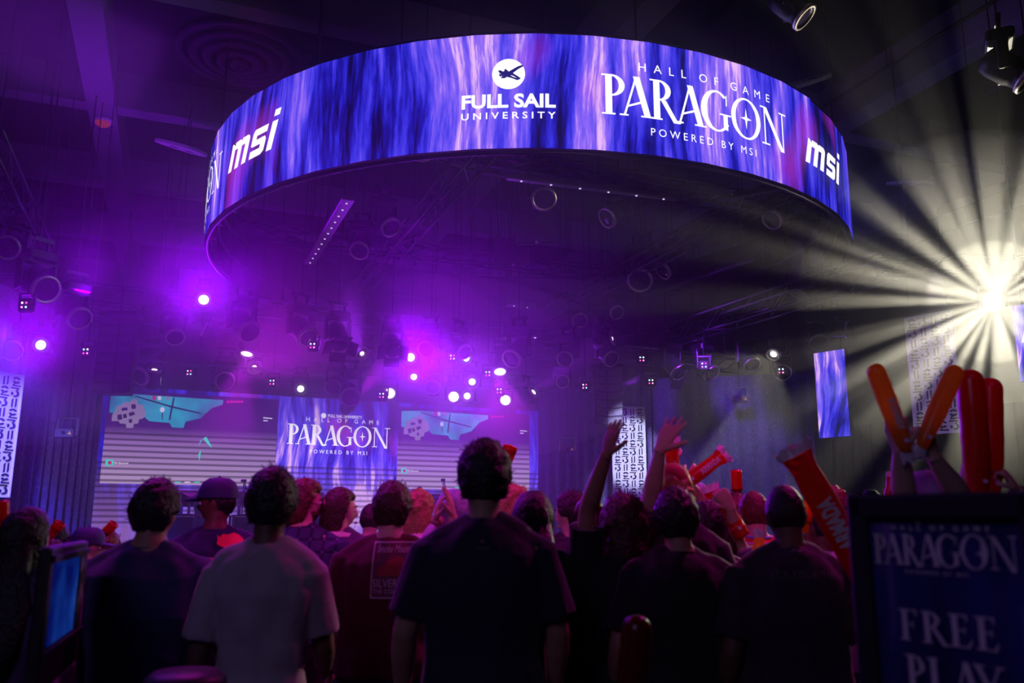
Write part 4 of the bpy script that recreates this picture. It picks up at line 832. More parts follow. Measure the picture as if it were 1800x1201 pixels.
o = thing('black_ceiling_box', atz(1790, 160, 9.0), 'black box hanging near the lamp with violet rim', 'box', R=RB); part('casing', MB().box((0, 0, .15), (1.0, .6, .4), bev=.03), m_black, o); part('hanger', MB().box((0, 0, .7), (.06, .06, 1.2)), m_trd, o)
o = thing('black_ceiling_box', atz(1345, 35, 9.2), 'black box hung from the ceiling above the right part of the ring', 'box', R=RB); part('casing', MB().box((0, 0, .15), (1.3, 1.0, .3), bev=.03), m_black, o); part('hanger', MB().box((0, 0, .7), (.06, .06, 1.0)), m_trd, o)
# ================================================================ people
def skin_mat(name, c): 
    m = mat(name, c, .55, var=.08, scale=20); m.node_tree.nodes['Principled BSDF'].inputs['Subsurface Weight'].default_value = .0; return m
SK = {'light': skin_mat('skin_light', (.62, .40, .31, 1)), 'tan': skin_mat('skin_tan', (.36, .20, .13, 1)), 'brown': skin_mat('skin_brown', (.13, .065, .04, 1)), 'dark': skin_mat('skin_dark', (.07, .035, .022, 1))}
def hair_mat(name, c): return mat(name, c, .5, var=.5, scale=60, bump=.6)
HR = {'black': hair_mat('hair_black', (.008, .006, .007, 1)), 'brown': hair_mat('hair_brown', (.05, .022, .014, 1)), 'red': hair_mat('hair_auburn', (.12, .03, .015, 1)), 'blond': hair_mat('hair_blond', (.45, .28, .10, 1)), 'silver': hair_mat('hair_silver', (.35, .4, .6, 1))}
def cloth_mat(name, c, **k): return mat(name, c, .85, var=.12, scale=14, bump=.25, sheen=.25, **k)
m_eye = mat('eye_white', (.8, .78, .75, 1), .2); m_iris = mat('iris', (.03, .02, .015, 1), .1); m_lip = mat('lips', (.4, .15, .12, 1), .5)
TMP = bpy.data.scenes.new('workbench')
def remesh(mb, vox, name, m, smooth_it=2, disp=None):
    me = mb.mesh('t'); o = bpy.data.objects.new('t', me); TMP.collection.objects.link(o)
    r = o.modifiers.new('r', 'REMESH'); r.mode = 'VOXEL'; r.voxel_size = vox; r.use_smooth_shade = True
    s = o.modifiers.new('s', 'SMOOTH'); s.factor = .5; s.iterations = smooth_it
    TMP.view_layers[0].update(); dg = TMP.view_layers[0].depsgraph; out = bpy.data.meshes.new_from_object(o.evaluated_get(dg)); out.name = name
    bpy.data.objects.remove(o); bpy.data.meshes.remove(me)
    if disp:
        nn = [(v.co.copy(), v.normal.copy()) for v in out.vertices]; fl = []
        for c_, n_ in nn: fl += list(c_+n_*disp(c_))
        out.vertices.foreach_set('co', fl); out.update()
    out.materials.clear(); out.materials.append(m); out.polygons.foreach_set('use_smooth', [True]*len(out.polygons)); return out
# head, local: centre of skull at origin, face towards +Y
def head_mb(k=1.0, detail=(40, 28)):
    mb = MB(); nu, nv = detail
    g = lambda a, s: math.exp(-(a/s)**2)
    for j in range(nv+1):
        t = pi*j/nv
        for i in range(nu):
            a = 2*pi*i/nu; d = Vector((sin(t)*cos(a), sin(t)*sin(a), cos(t)))
            x, y, z = d.x*.076, d.y*.096, d.z*.118
            low = max(0, -d.z); x *= 1-.30*low**1.3
            if d.y < 0: y *= 1-.38*low
            else: y *= 1-.10*low; 
            if d.y > 0:
                f = d.y**1.5
                y += f*(.030*g(x, .013)*g(z+.028, .020)+.016*g(x, .010)*g(z+.006, .022)+.007*g(z-.026, .014)*g(x, .05)-.010*(g(x-.032, .016)+g(x+.032, .016))*g(z-.002, .014)
                        +.010*g(x, .022)*g(z+.064, .008)+.007*g(x, .02)*g(z+.077, .007)+.012*g(x, .026)*g(z+.102, .016)-.004*g(x, .02)*g(z+.088, .006))
            mb.v.append(Vector((x, y, z))*k)
    for j in range(nv):
        for i in range(nu): mb.f.append((j*nu+i, (j+1)*nu+i, (j+1)*nu+(i+1) % nu, j*nu+(i+1) % nu))
    return mb
def ear_mb(k=1.0):
    mb = MB()
    for s in (-1, 1):
        R = Euler((.15, 0, s*.35)).to_matrix(); mb.ell(Vector((s*.076, -.008, -.012))*k, (.011*k, .019*k, .034*k), 10, 8, R); mb.ell(Vector((s*.074, -.005, -.034))*k, (.009*k, .012*k, .014*k), 8, 6)
    return mb
def hair_mb(style, seed=0, k=1.0):
    """a cap of hair whose underside stays inside the skull at the face"""
    mb = MB(); nu, nv = (64, 44); rnd = random.Random(seed)
    P = dict(short=(.010, .004, 60), crop=(.005, .002, 90), round=(.022, .007, 40), afro=(.028, .010, 34), flat=(.020, .008, 34), bob=(.024, .006, 26), long=(.018, .005, 22), curly=(.036, .016, 28), mop=(.026, .010, 26))[style]
    th, nz_, fr = P
    for j in range(nv+1):
        t = pi*j/nv
        for i in range(nu):
            a = 2*pi*i/nu; d = Vector((sin(t)*cos(a), sin(t)*sin(a), cos(t)))
            x, y, z = d.x*.076, d.y*.096, d.z*.118
            low = max(0, -d.z)
            x *= 1-.30*low**1.3
            if d.y < 0: y *= 1-(.15 if style in ('bob', 'long', 'curly', 'mop') else .38)*low
            # hairline: front above brow, sides over the ears, nape behind
            front = d.y
            lim = {'short': -.55, 'crop': -.5, 'round': -.62, 'afro': -.55, 'flat': -.5, 'bob': -.95, 'long': -1.1, 'curly': -1.0, 'mop': -.75}[style]
            hl = lim + (0.50-lim)*max(0, min(1, (front+.15)/.62))**1.0
            if abs(d.x) > .6 and style in ('short', 'crop', 'round', 'afro', 'flat') and front > -.35: hl = max(hl, -.12)
            w_ = max(0, min(1, (d.z-hl)/.16+.5)); n = mn.noise(d*fr*.12+Vector((seed, 0, 0)))+.35*mn.noise(d*fr*.3+Vector((seed*3, 1, 0)))
            off = (th+nz_*n*.9)*w_ - .022*(1-w_)
            if style == 'flat': off += .022*max(0, d.z)*w_
            p = Vector((x, y, z)); p += d*off
            if style in ('bob', 'long', 'curly', 'mop') and w_ > 0:
                dl = {'bob': .085, 'long': .34, 'curly': .16, 'mop': .04}[style]; L_ = max(0, -d.z-.12)*w_*max(0, min(1, (-front+.45)*1.6)); p.z -= dl*L_*1.15; flare = 1+.35*L_*(1 if style != 'long' else .6)
                p.x *= flare; p.y = p.y*flare - (.02 if style == 'long' else .008)*L_ + mn.noise(Vector((a*4, seed, t*2)))*.012*L_
            mb.v.append(p*k)
    for j in range(nv):
        for i in range(nu): mb.f.append((j*nu+i, (j+1)*nu+i, (j+1)*nu+(i+1) % nu, j*nu+(i+1) % nu))
    if style in ('afro', 'flat', 'curly', 'round', 'mop'):      # loose curls that break the outline
        base = list(mb.v)
        for _ in range(420 if style != 'round' else 220):
            jj = rnd.randrange(nv*nu); v = base[jj]; d = v.normalized()
            if rnd.random() > sin(pi*(jj//nu)/nv): continue
            if d.y > .45 and d.z < .5: continue
            if v.length < .085*k: continue
            q = v+Vector((rnd.gauss(0, .004), rnd.gauss(0, .004), rnd.gauss(0, .004))); q2 = q+d*.005+Vector((rnd.gauss(0, .005), rnd.gauss(0, .005), rnd.gauss(0, .005))); q3 = q2+Vector((rnd.gauss(0, .005), rnd.gauss(0, .005), rnd.gauss(0, .005)))
            mb.tube([q-d*.006, q2, q3], [.0028, .0024, .0012], 3, cap=False)
    return mb
def hand_mb(W, d, pn, pose, side, k=1.0):
    """W wrist, d direction of the hand, pn normal of the palm (the way the palm faces); fingers curl towards pn"""
    d = Vector(d).normalized(); pn = (Vector(pn)-d*Vector(pn).dot(d)).normalized(); s = d.cross(pn)*side   # s: towards the thumb
    mb = MB(); P = lambda a, b, c: Vector(W)+(d*a+s*b+pn*c)*k
    mb.tube([P(-.02, 0, 0), P(.0, 0, 0), P(.03, 0, 0), P(.065, -.002, 0), P(.095, -.003, .003), P(.103, -.003, .004)], [(.026*k, .020*k), (.028*k, .019*k), (.036*k, .017*k), (.042*k, .016*k), (.040*k, .013*k), (.034*k, .009*k)], 12, up=s)
    curl = dict(open=.12, relaxed=.45, grip=1.25, clap=.08, fist=1.5)[pose]; spread = dict(open=.16, relaxed=.04, grip=.03, clap=.05, fist=0)[pose]
    for i, (b, ln, r) in enumerate(((.030, .072, .0088), (.010, .080, .0092), (-.011, .074, .0088), (-.031, .058, .0078))):
        p = P(.086, b, .002); ang = spread*(1.2-i*.85); dr = (d*cos(ang)+s*sin(ang)).normalized(); c = 0; pts = [p-dr*.012*k]; pts.append(p); rs = [r*k*1.1, r*k*1.1]
        for q, (fr, cw) in enumerate(((.45, .7), (.31, 1.15), (.24, .8))):
            c += curl*cw*(1+.08*i); dd = dr*cos(c)+pn*sin(c); p = p+dd*ln*fr*k; pts.append(p); rs.append(r*k*(1-.1*(q+1)))
        mb.tube(pts, rs, 8)
    th = [P(.012, .022, .002), P(.035, .046, .008)]; tc_ = dict(open=.2, relaxed=.5, grip=1.3, clap=.15, fist=1.4)[pose]
    v = (d*.75+s*.66*(1 if pose != 'grip' else .8)+pn*(.15+.4*tc_)).normalized(); th.append(th[-1]+v*.034*k); v = (v+pn*.5*tc_-s*.4*tc_+d*.2).normalized(); th.append(th[-1]+v*.028*k)
    mb.tube(th, [.014*k, .0125*k, .0105*k, .0082*k], 8)
    return mb
HEADC = 1.63
def person(px, py, Y, label, height=None, face=0., skin='tan', hair=('short', 'black'), shirt=None, pants=None, sleeve='short', build=1.0, arms=None, group=None, hood=None, cap=None, tilt=0., turn=0., extras=None, lean=0., stand_z=0., body_turn=0., fem=False, bend_=0.):
    """px,py: pixel of the top of the head; Y distance; face: heading of the body, 0 looks at the stage, radians anticlockwise; turn: head relative to the body"""
    top = at(px, py, Y); H = top.z-stand_z; kneel = 1.0
    k = H/1.78 if height is None else height/1.78
    B = Vector((top.x, top.y, stand_z)); R = Matrix.Rotation(face+body_turn, 3, 'Z'); o = thing('person', B, label, 'person', group, R)
    drop = 0
    if height is not None: drop = H-height      # crouching or sitting people: legs shortened by bent knees
    Rb = build; sh = .185*(.93 if fem else 1)*(.6+.4*Rb)
    S = lambda x, y, z: Vector((x*k, y*k, z*k+0))
    leanv = lambda z: lean*max(0, z-.95)
    LZ = 0.0
    def ring_torso(inf, z0=.84, z1=1.475, lowx=1.0):
        secs = [(.80, .165, .110, 0), (.88, .172, .118, -.005), (.96, .168, .115, -.004), (1.05, .152, .102, .004), (1.15, .158, .106, .002), (1.25, .172, .116, -.006), (1.33, .186, .118, -.012), (1.39, .180, .103, -.016), (1.43, .150, .086, -.018), (1.468, .096, .068, -.014), (1.52, .058, .060, -.006)]
        pts = []; rs = []
        for z, rx, ry, yo in secs:
            if z < z0-1e-6 or z > z1+.001: continue
            fat = 1+(Rb-1)*(1.25 if z < 1.3 else .75 if z < 1.42 else .3)
            if fem: rx *= .92
            pts.append(S(leanv(z), yo, z)); rs.append(((rx*fat+inf)*k, (ry*fat+inf)*k))
        return pts, rs
    SHj = {s: S(s*sh*.97+leanv(1.41), -.012, 1.378) for s in (-1, 1)}
    trap = lambda inf: [([S(s*.03, -.014, 1.475), S(s*.09, -.016, 1.445), S(s*.15, -.014, 1.412), S(s*sh*1.0, -.012, 1.385)], [(.05+inf)*k, (.052+inf)*k, (.05+inf)*k, (.048+inf)*k]) for s in (-1, 1)]
    Rinv = R.inverted()
    A = {}
    for s in (-1, 1):
        a = (arms or {}).get(s)
        if a is None:
            rr = random.Random(int(px)*3+s); e = SHj[s]+S(s*(.045+.05*(Rb-1)+rr.uniform(0, .02)), -.02, -.285); w_ = e+S(s*rr.uniform(-.01, .03), .085+rr.uniform(0, .05), -.235); A[s] = dict(e=e, w=w_, d=(w_-e)*1.0+Vector((0, .02, 0)), pn=Vector((-s, .2, 0)), pose='relaxed')
        elif 'local' in a: e, w_ = (S(*q) for q in a['local']); A[s] = dict(e=e, w=w_, d=a.get('d', w_-e), pn=a.get('pn', Vector((-s, .2, 0))), pose=a.get('pose', 'relaxed'))
        else:
            e = Rinv @ (at(*a['e'])-B); w_ = Rinv @ (at(*a['w'])-B); d = Rinv @ (at(*a['h'])-at(*a['w'])) if 'h' in a else w_-e
            # keep human arm lengths
            e = SHj[s]+(e-SHj[s]).normalized()*min(max((e-SHj[s]).length, .24*k), .33*k); w_ = e+(w_-e).normalized()*min(max((w_-e).length, .22*k), .29*k)
            A[s] = dict(e=e, w=w_, d=d, pn=Rinv @ Vector(a.get('pn', (0, 1, 0))), pose=a.get('pose', 'open'))
    def legs(inf, zb=.07):
        out = []
        for s in (-1, 1):
            hip, kn, an = S(s*.09, 0, .86), S(s*.105, .01, .48), S(s*.11, -.02, zb)
            out.append(([S(s*.085, 0, .92), hip, (hip+kn)/2, kn, (kn+an)/2+S(0, -.012, .03), an], [((.085*(.5+.5*Rb)+inf)*k,)*2, ((.088*(.5+.5*Rb)+inf)*k,)*2, ((.075*(.5+.5*Rb)+inf)*k,)*2, ((.055+inf)*k,)*2, ((.052+inf)*k,)*2, ((.038+inf)*k,)*2]))
        return out
    # --- body: one continuous surface
    mb = MB(); p, r = ring_torso(0, .8, 1.52); mb.tube(p, r, 20, up=(1, 0, 0))
    hc = S(leanv(1.6), .018, HEADC); Rh = Matrix.Rotation(turn, 3, 'Z') @ RX(tilt)
    mb.tube([S(leanv(1.4), -.018, 1.42), S(leanv(1.48), -.008, 1.50), hc+S(0, -.02, -.05)], [(.075*k, .07*k), (.058*k*(.8+.2*Rb), .060*k), (.056*k, .062*k)], 14)
    h = head_mb(k*1.0); mb.add([hc+Rh @ v for v in h.v], h.f); e_ = ear_mb(k); mb.add([hc+Rh @ v for v in e_.v], e_.f)
    for pts, rs in legs(0)+trap(0): mb.tube(pts, rs, 12)
    for s in (-1, 1):
        a = A[s]; u = (a['e']-SHj[s]); f = a['w']-a['e']; fa = .6+.4*Rb
        mb.ell(SHj[s], (.056*k*fa,)*3, 12, 8)
        mb.tube([SHj[s]-u*.12, SHj[s]+u*.35, a['e'], a['e']+f*.28, a['w'], a['w']+f*.06], [.056*k*fa, .051*k*fa, .041*k*fa, .043*k*fa, (.028*k, .023*k), (.026*k, .02*k)], 12)
    body = remesh(mb, .0125*k, 'body', SK[skin], 1)
    hb = MB()
    for s in (-1, 1):
        a = A[s]; fine = hand_mb(a['w'], a['d'], a['pn'], a['pose'], s*a.get('flip', 1), k); hb.add(fine.v, fine.f)
    hands = remesh(hb, (.0048 if any((q or {}).get('h') for q in (arms or {}).values()) else .008)*k, 'hands', SK[skin], 1)
    bm = bmesh.new(); bm.from_mesh(body); bm.from_mesh(hands); bm.to_mesh(body); bm.free(); bpy.data.meshes.remove(hands)
    body.polygons.foreach_set('use_smooth', [True]*len(body.polygons)); put('body', body, o)
    # --- clothes
    sd = px*.37
    def folds(v, amp=.017):
        q = v/k; return k*amp*(mn.noise(Vector((q.x*9+sd, q.y*6, q.z*1.9)))+.6*mn.noise(Vector((q.x*16+sd, q.y*12, q.z*6+sd))) + .5*mn.noise(Vector((q.x*4, sd, (q.z+q.x*.6)*11)))*(1 if q.z < 1.15 else .3))
    if shirt is not None:
        mb = MB(); inf = .022 if sleeve != 'hoodie' else .035; zl = .84
        p, r = ring_torso(inf, zl, 1.475); p.append(S(leanv(1.48), -.012, 1.497)); r.append((.068*k, .066*k)); mb.tube(p, r, 24, up=(1, 0, 0))
        for pts, rs in trap(.012 if sleeve != 'hoodie' else .022): mb.tube(pts, rs, 12)
        for s in (-1, 1):
            a = A[s]; u = a['e']-SHj[s]; f = a['w']-a['e']; fa = .6+.4*Rb; mb.ell(SHj[s]+S(0, 0, -.004), ((.058*fa+.012)*k,)*3, 12, 8)
            if sleeve == 'short': mb.tube([SHj[s]-u*.1, SHj[s]+u*.4, SHj[s]+u*.80], [(.060*fa+.010)*k, (.060*fa+.014)*k, (.058*fa+.020)*k], 14)
            elif sleeve == 'none': mb.tube([SHj[s]-u*.05, SHj[s]+u*.12], [.068*k, .065*k], 14)
            else: mb.tube([SHj[s]-u*.1, SHj[s]+u*.5, a['e'], a['e']+f*.35, a['e']+f*.93], [(.07*fa+.01)*k, (.062*fa+.014)*k, (.055*fa+.012)*k, .054*k, .042*k], 14)
        put('shirt', remesh(mb, .0105*k, 'shirt', shirt, 2, folds), o)
        part('collar', MB().tube([S(leanv(1.49)+cos(t)*.069, -.012+sin(t)*.067, 1.497+.006*sin(t)) for t in [2*pi*i/24 for i in range(25)]], .0075*k, 6, cap=False), shirt, o, True)
    pm = pants or PT[int(px) % len(PT)]
    mb = MB(); p, r = ring_torso(.012, .8, 1.0); mb.tube(p, r, 20, up=(1, 0, 0)); 
    for pts, rs in legs(.016, .09): mb.tube(pts, rs, 14)
    put('trousers', remesh(mb, .02*k, 'trousers', pm, 2), o)
    for s in (-1, 1): part('shoe', MB().tube([S(s*.11, -.07, .045), S(s*.11, -.04, .055), S(s*.112, .05, .05), S(s*.115, .14, .035), S(s*.115, .19, .03)], [(.035*k, .03*k), (.045*k, .045*k), (.045*k, .045*k), (.05*k, .033*k), (.03*k, .02*k)], 12, up=(1, 0, 0)), m_shoe, o, True)
    if hair:
        hm = hair_mb(hair[0], int(px), k); hm.v = [hc+Rh @ v for v in hm.v]; part('hair', hm, HR[hair[1]], o, True)
    if hair and hair[0] == 'long':
        pts = [hc+Rh @ Vector((0, -.055, -.02))*k, hc+Rh @ Vector((0, -.082, -.13))*k, S(leanv(1.4), -.125, 1.38), S(leanv(1.25), -.15, 1.22), S(.01, -.15, 1.10)]
        mb = MB().tube(pts, [(.080*k, .05*k), (.098*k, .045*k), (.125*k, .035*k), (.10*k, .028*k), (.05*k, .015*k)], 28, up=(1, 0, 0)); mb.v = [v+Vector((mn.noise(Vector((v.x*60, sd, v.z*3)))*.012, mn.noise(Vector((v.x*50, sd+4, v.z*2)))*.012, mn.noise(Vector((v.x*90, 3, 3)))*.02)) for v in mb.v]; part('hair_length', mb, HR[hair[1]], o, True)
    # --- face
    if abs(((face+turn+body_turn+pi) % (2*pi))-pi) > .35:
        for s in (-1, 1):
            c = hc+Rh @ (Vector((s*.031, .0795, .001))*k); ey = part('eye', MB().ell(c, (.0115*k,)*3, 12, 8), m_eye, o, True); part('iris', MB().ell(c+Rh @ Vector((0, .0075, 0))*k, (.0055*k,)*3, 8, 6), m_iris, ey, True)
            part('eyebrow', MB().tube([hc+Rh @ (Vector((s*.016, .099, .024))*k), hc+Rh @ (Vector((s*.033, .097, .029))*k), hc+Rh @ (Vector((s*.049, .084, .023))*k)], .0035*k, 6), HR[hair[1] if hair else 'black'], o)
        part('lips', MB().tube([hc+Rh @ (Vector((x, .104-abs(x)*.45, -.070))*k) for x in (-.022, -.01, 0, .01, .022)], [.002*k, .0055*k, .006*k, .0055*k, .002*k], 8), m_lip, o, True)
    HP = lambda x, y, z: hc+Rh @ (Vector((x, y, z))*k)
    if cap:
        cm, fwd = cap; mb = MB(); Rc = Matrix.Rotation(0 if fwd else pi, 3, 'Z')
        prof = [(.0, .142), (.05, .136), (.082, .112), (.097, .07), (.099, .03)]
        mb.lathe([(r_, z) for r_, z in prof[::-1]], 24); mb.v = [HP(v.x*.90, v.y*1.10, v.z) for v in mb.v]; cp = part('cap_crown', mb, cm, o, True)
        pts = [(x*.078, (.095+.075*(1-x*x)**.6)) for x in [-1+i/6 for i in range(13)]]+[(x*.078, .078+.02*(1-x*x)) for x in [1-i/6 for i in range(13)]]
        pts = [(x_*1.05, y_*1.12-.006) for x_, y_ in pts]; mb = MB().prism(pts, .036, .046); mb.v = [Rc @ Vector((v.x, v.y, v.z+.002-(abs(v.x)/.078)**2*.016-max(0, v.y-.09)*.28)) for v in mb.v]; mb.v = [HP(*v) for v in mb.v]; part('cap_visor', mb, cm, o); part('cap_button', MB().ell(HP(0, 0, .143), (.007*k,)*3, 8, 6), cm, o)
    if hood:
        mb = MB().tube([HP(0, -.0, -.20)+S(cos(t)*.095, sin(t)*.085-.015, .028-.0*sin(t)+(.02 if sin(t) < 0 else -.03)) for t in [2*pi*i/28 for i in range(29)]], (.034*k), 10, cap=False)
        part('hood', mb, hood, o, True)
    o['_k'] = k; del o['_k']
    if extras: extras(o, k, HP, S, A, R, B)
    return o
m_shoe = mat('shoe_dark', (.02, .02, .022, 1), .5)
PT = [cloth_mat('trousers_black', (.010, .010, .014, 1)), cloth_mat('trousers_denim', (.02, .03, .07, 1)), cloth_mat('trousers_charcoal', (.02, .018, .022, 1))]
c_navy = cloth_mat('navy_cloth', (.030, .032, .11, 1)); c_grey = cloth_mat('grey_cloth', (.36, .32, .34, 1)); c_dknavy = cloth_mat('dark_navy_cloth', (.008, .010, .030, 1)); c_black = cloth_mat('black_cloth', (.006, .006, .010, 1))
c_mar = cloth_mat('maroon_cloth', (.10, .012, .022, 1)); c_team = cloth_mat('team_shirt_cloth', (.02, .02, .09, 1)); c_pink = cloth_mat('pale_hood_cloth', (.9, .75, .85, 1)); c_purp = cloth_mat('purple_cloth', (.12, .05, .2, 1))
c_char = cloth_mat('charcoal_cloth', (.035, .025, .04, 1)); c_white = cloth_mat('white_cloth', (.55, .5, .6, 1)); c_red = cloth_mat('red_cloth', (.45, .02, .02, 1)); c_cap = mat('blue_cap', (.03, .03, .14, 1), .7); c_redcap = mat('red_cap', (.35, .03, .03, 1), .7)
def plaid():
    m, nt, N, L = nmat('plaid_cloth'); b = N['Principled BSDF']; b.inputs['Roughness'].default_value = .85; tc = N.new('ShaderNodeTexCoord'); sp = N.new('ShaderNodeSeparateXYZ'); L.new(tc.outputs['Object'], sp.inputs[0])
    a = math_n(N, L, 'LESS_THAN', math_n(N, L, 'FRACT', math_n(N, L, 'MULTIPLY', sp.outputs[0], 14)), .22); c = math_n(N, L, 'LESS_THAN', math_n(N, L, 'FRACT', math_n(N, L, 'MULTIPLY', sp.outputs[2], 14)), .22)
    L.new(ramp(N, L, math_n(N, L, 'MULTIPLY', math_n(N, L, 'ADD', a, c), .5), [(0, (.05, .05, .16, 1)), (.5, (.02, .02, .07, 1)), (1, (.10, .09, .25, 1))]), b.inputs['Base Color']); return m
def stripes_cloth():
    m, nt, N, L = nmat('striped_cloth'); b = N['Principled BSDF']; b.inputs['Roughness'].default_value = .85; tc = N.new('ShaderNodeTexCoord'); sp = N.new('ShaderNodeSeparateXYZ'); L.new(tc.outputs['Object'], sp.inputs[0])
    a = math_n(N, L, 'LESS_THAN', math_n(N, L, 'FRACT', math_n(N, L, 'MULTIPLY', sp.outputs[2], 24)), .26)
    L.new(ramp(N, L, a, [(0, (.60, .015, .02, 1)), (1, (.65, .35, .6, 1))]), b.inputs['Base Color']); return m
def speckle(name, c0, c1, sc__=16):
    m, nt, N, L = nmat(name); b = N['Principled BSDF']; b.inputs['Roughness'].default_value = .8; tc = N.new('ShaderNodeTexCoord'); n = N.new('ShaderNodeTexNoise'); n.inputs['Scale'].default_value = sc__; n.inputs['Detail'].default_value = 3; L.new(tc.outputs['Object'], n.inputs['Vector'])
    L.new(ramp(N, L, n.outputs['Fac'], [(.5, c0), (.56, c1), (.66, c1), (.7, c0)]), b.inputs['Base Color']); return m
c_plaid = plaid(); c_stripe = stripes_cloth(); c_floral = speckle('floral_cloth', (.02, .02, .04, 1), (.55, .5, .35, 1), 22); c_print = speckle('printed_blouse', (.10, .05, .16, 1), (.02, .01, .05, 1), 12)
def refine(mb, L_):
    bm = bmesh.new(); bm.from_mesh(mb.mesh('t')); bmesh.ops.triangulate(bm, faces=bm.faces)
    for _ in range(5):
        e = [e for e in bm.edges if e.calc_length() > L_]
        if not e or len(bm.faces) > 20000: break
        bmesh.ops.subdivide_edges(bm, edges=e, cuts=1); bmesh.ops.triangulate(bm, faces=bm.faces)
    bm.verts.index_update(); r = MB().add([v.co.copy() for v in bm.verts], [tuple(v.index for v in f.verts) for f in bm.faces]); bm.free(); return r
# inflatable sticks
def stick_mat(name, c, tr=.35):
    m, nt, N, L = nmat(name); b = N['Principled BSDF']; b.inputs['Base Color'].default_value = c; b.inputs['Roughness'].default_value = .25
    t = N.new('ShaderNodeBsdfTranslucent'); t.inputs[0].default_value = c; mx = N.new('ShaderNodeMixShader'); mx.inputs[0].default_value = tr; L.new(b.outputs[0], mx.inputs[1]); L.new(t.outputs[0], mx.inputs[2]); L.new(mx.outputs[0], N['Material Output'].inputs[0]); return m
m_red_st = stick_mat('red_inflated_plastic', (.75, .03, .01, 1), .35); m_shade_st = stick_mat('shaded_red_plastic', (.14, .008, .006, 1), .3); m_or_st = stick_mat('backlit_orange_plastic', (1, .42, .07, 1), .65); m_clear = mat('clear_end_plastic', (.75, .65, .75, 1), .3)  # orange copy carries backlight in its colour, darker red copy carries shade
m_print_w = mat('white_print', (.8, .72, .7, 1), .6)
def stick(p, q, label, r=.045, m=None, mark=None, top_end=False, group=None):
    """p lower end, q upper end (world points)"""
    p, q = Vector(p), Vector(q); d = (q-p); Ln = d.length; Z = d.normalized(); X = Z.cross(Vector((0, 1, 0))).normalized(); X = -X if X.x < 0 else X; Yv = Z.cross(X); R = Matrix((X, Yv, Z)).transposed()
    o = thing('inflatable_stick', p, label, 'noise stick', group, R)
    pr = [(.0, 0), (r*.55, .0), (r*.7, .03), (r*.92, .10), (r, .16)]+[(r*(1+.02*sin(i*1.7)), .16+(Ln-.16-r)*(i+1)/8) for i in range(8)]+[(r*cos(a), Ln-r+r*sin(a)) for a in (.3, .6, .9, 1.2, 1.57)]
    if top_end:
        pr = [(r*cos(-a), r-r*sin(a)) for a in (1.57, 1.2, .9, .6, .3)]+[(r, r+(Ln-.2-r)*(i+1)/7) for i in range(7)]+[(r*.98, Ln-.12), (r*.9, Ln-.07), (r*.95, Ln-.035), (r*1.15, Ln)]
    part('tube', MB().lathe(pr, 20), m or m_red_st, o, True)
    z0 = Ln if top_end else -.035
    mb = MB(); n = 20; rr = r*(1.15 if top_end else .65)
    for k in range(n): a = 2*pi*k/n; mb.v.append(Vector((rr*cos(a)*1.12, rr*sin(a)*.55, z0 if top_end else 0.005)))
    for k in range(n): a = 2*pi*k/n; mb.v.append(Vector((rr*cos(a)*1.3, rr*sin(a)*.3, (z0+.035+.012*sin(a*5)) if top_end else z0+.008*sin(a*5))))
    mb.f = [(k, (k+1) % n, n+(k+1) % n, n+k) for k in range(n)]; part('crimped_end', mb, m_clear, o)
    part('valve', MB().lathe([(0, .006), (.008, .006), (.009, 0)], 10, M4((0, -r*1.0, Ln*.12), RX(pi/2))), m_clear, o)
    if mark:
        t = fit(text_mb(mark[0], 1, .045), 0, -.5, 1.0); w0, h0 = 1.0, max(v.y for v in t.v)-min(v.y for v in t.v); Lw = mark[2]; hh_ = mark[3]
        flat_up(t); ys = min(v.y for v in t.v)
        t.v = [Vector(((v.x)*Lw, ((v.y-ys)/h0-.5)*hh_, 0)) for v in t.v]; t = refine(t, .010); ff = 1 if mark[4] > 0 else -1
        nv_ = []
        for v in t.v:
            a = -pi/2+ff*(-v.y)/r*1.0+mark[5]; nv_.append(Vector(((r+.0025)*cos(a), (r+.0025)*sin(a), mark[1]+ff*v.x)))
        t.v = nv_; part('printed_word', t, m_print_w, o)
    return o
# ================================================================ the crowd
def decal(S_, k, mbs_mats, cz, back=-1, depth=.145, sx=1.0):
    pass
def on_back(o, mb, m, nm, cx, cz, W, k, depth, hgt=None, skew=0, off=.009):
    """lettering laid on the back of the shirt by projecting it along the body's Y"""
    sh_ = [c for c in o.children if c.name.startswith('shirt')][0]; dg = bpy.context.evaluated_depsgraph_get()
    fit(mb, 0, 0, W*k, hgt*k if hgt else None); mb = refine(mb, .02); flat_up(mb); vs = []; me = sh_.data
    from mathutils.bvhtree import BVHTree
    t = BVHTree.FromPolygons([v.co for v in me.vertices], [tuple(p.vertices) for p in me.polygons])
    for v in mb.v:
        x, z = cx*k+v.x, cz*k+v.y; hit = t.ray_cast(Vector((x, -1, z)), Vector((0, 1, 0)))
        y = hit[0].y-off if hit[0] is not None else -depth*k; vs.append(Vector((x, y-v.z*.3, z)))
    mb.v = vs; part(nm, mb, m, o)
m_dull = mat('faded_white_print', (.6, .5, .6, 1), .8); m_dim = mat('grey_print', (.16, .13, .15, 1), .8); m_rprint = mat('red_print', (.9, .04, .08, 1), .7, emit=(1, .02, .12, 1), es=0.0); m_pprint = mat('pink_print', (.8, .12, .4, 1), .7)
def grid_rect(w, h, n=14):
    mb = MB()
    for j in range(n+1):
        for i in range(n+1): mb.v.append(Vector((w*(i/n-.5), h*j/n, 0)))
    for j in range(n):
        for i in range(n): a = j*(n+1)+i; mb.f.append((a, a+1, a+n+2, a+n+1))
    return mb
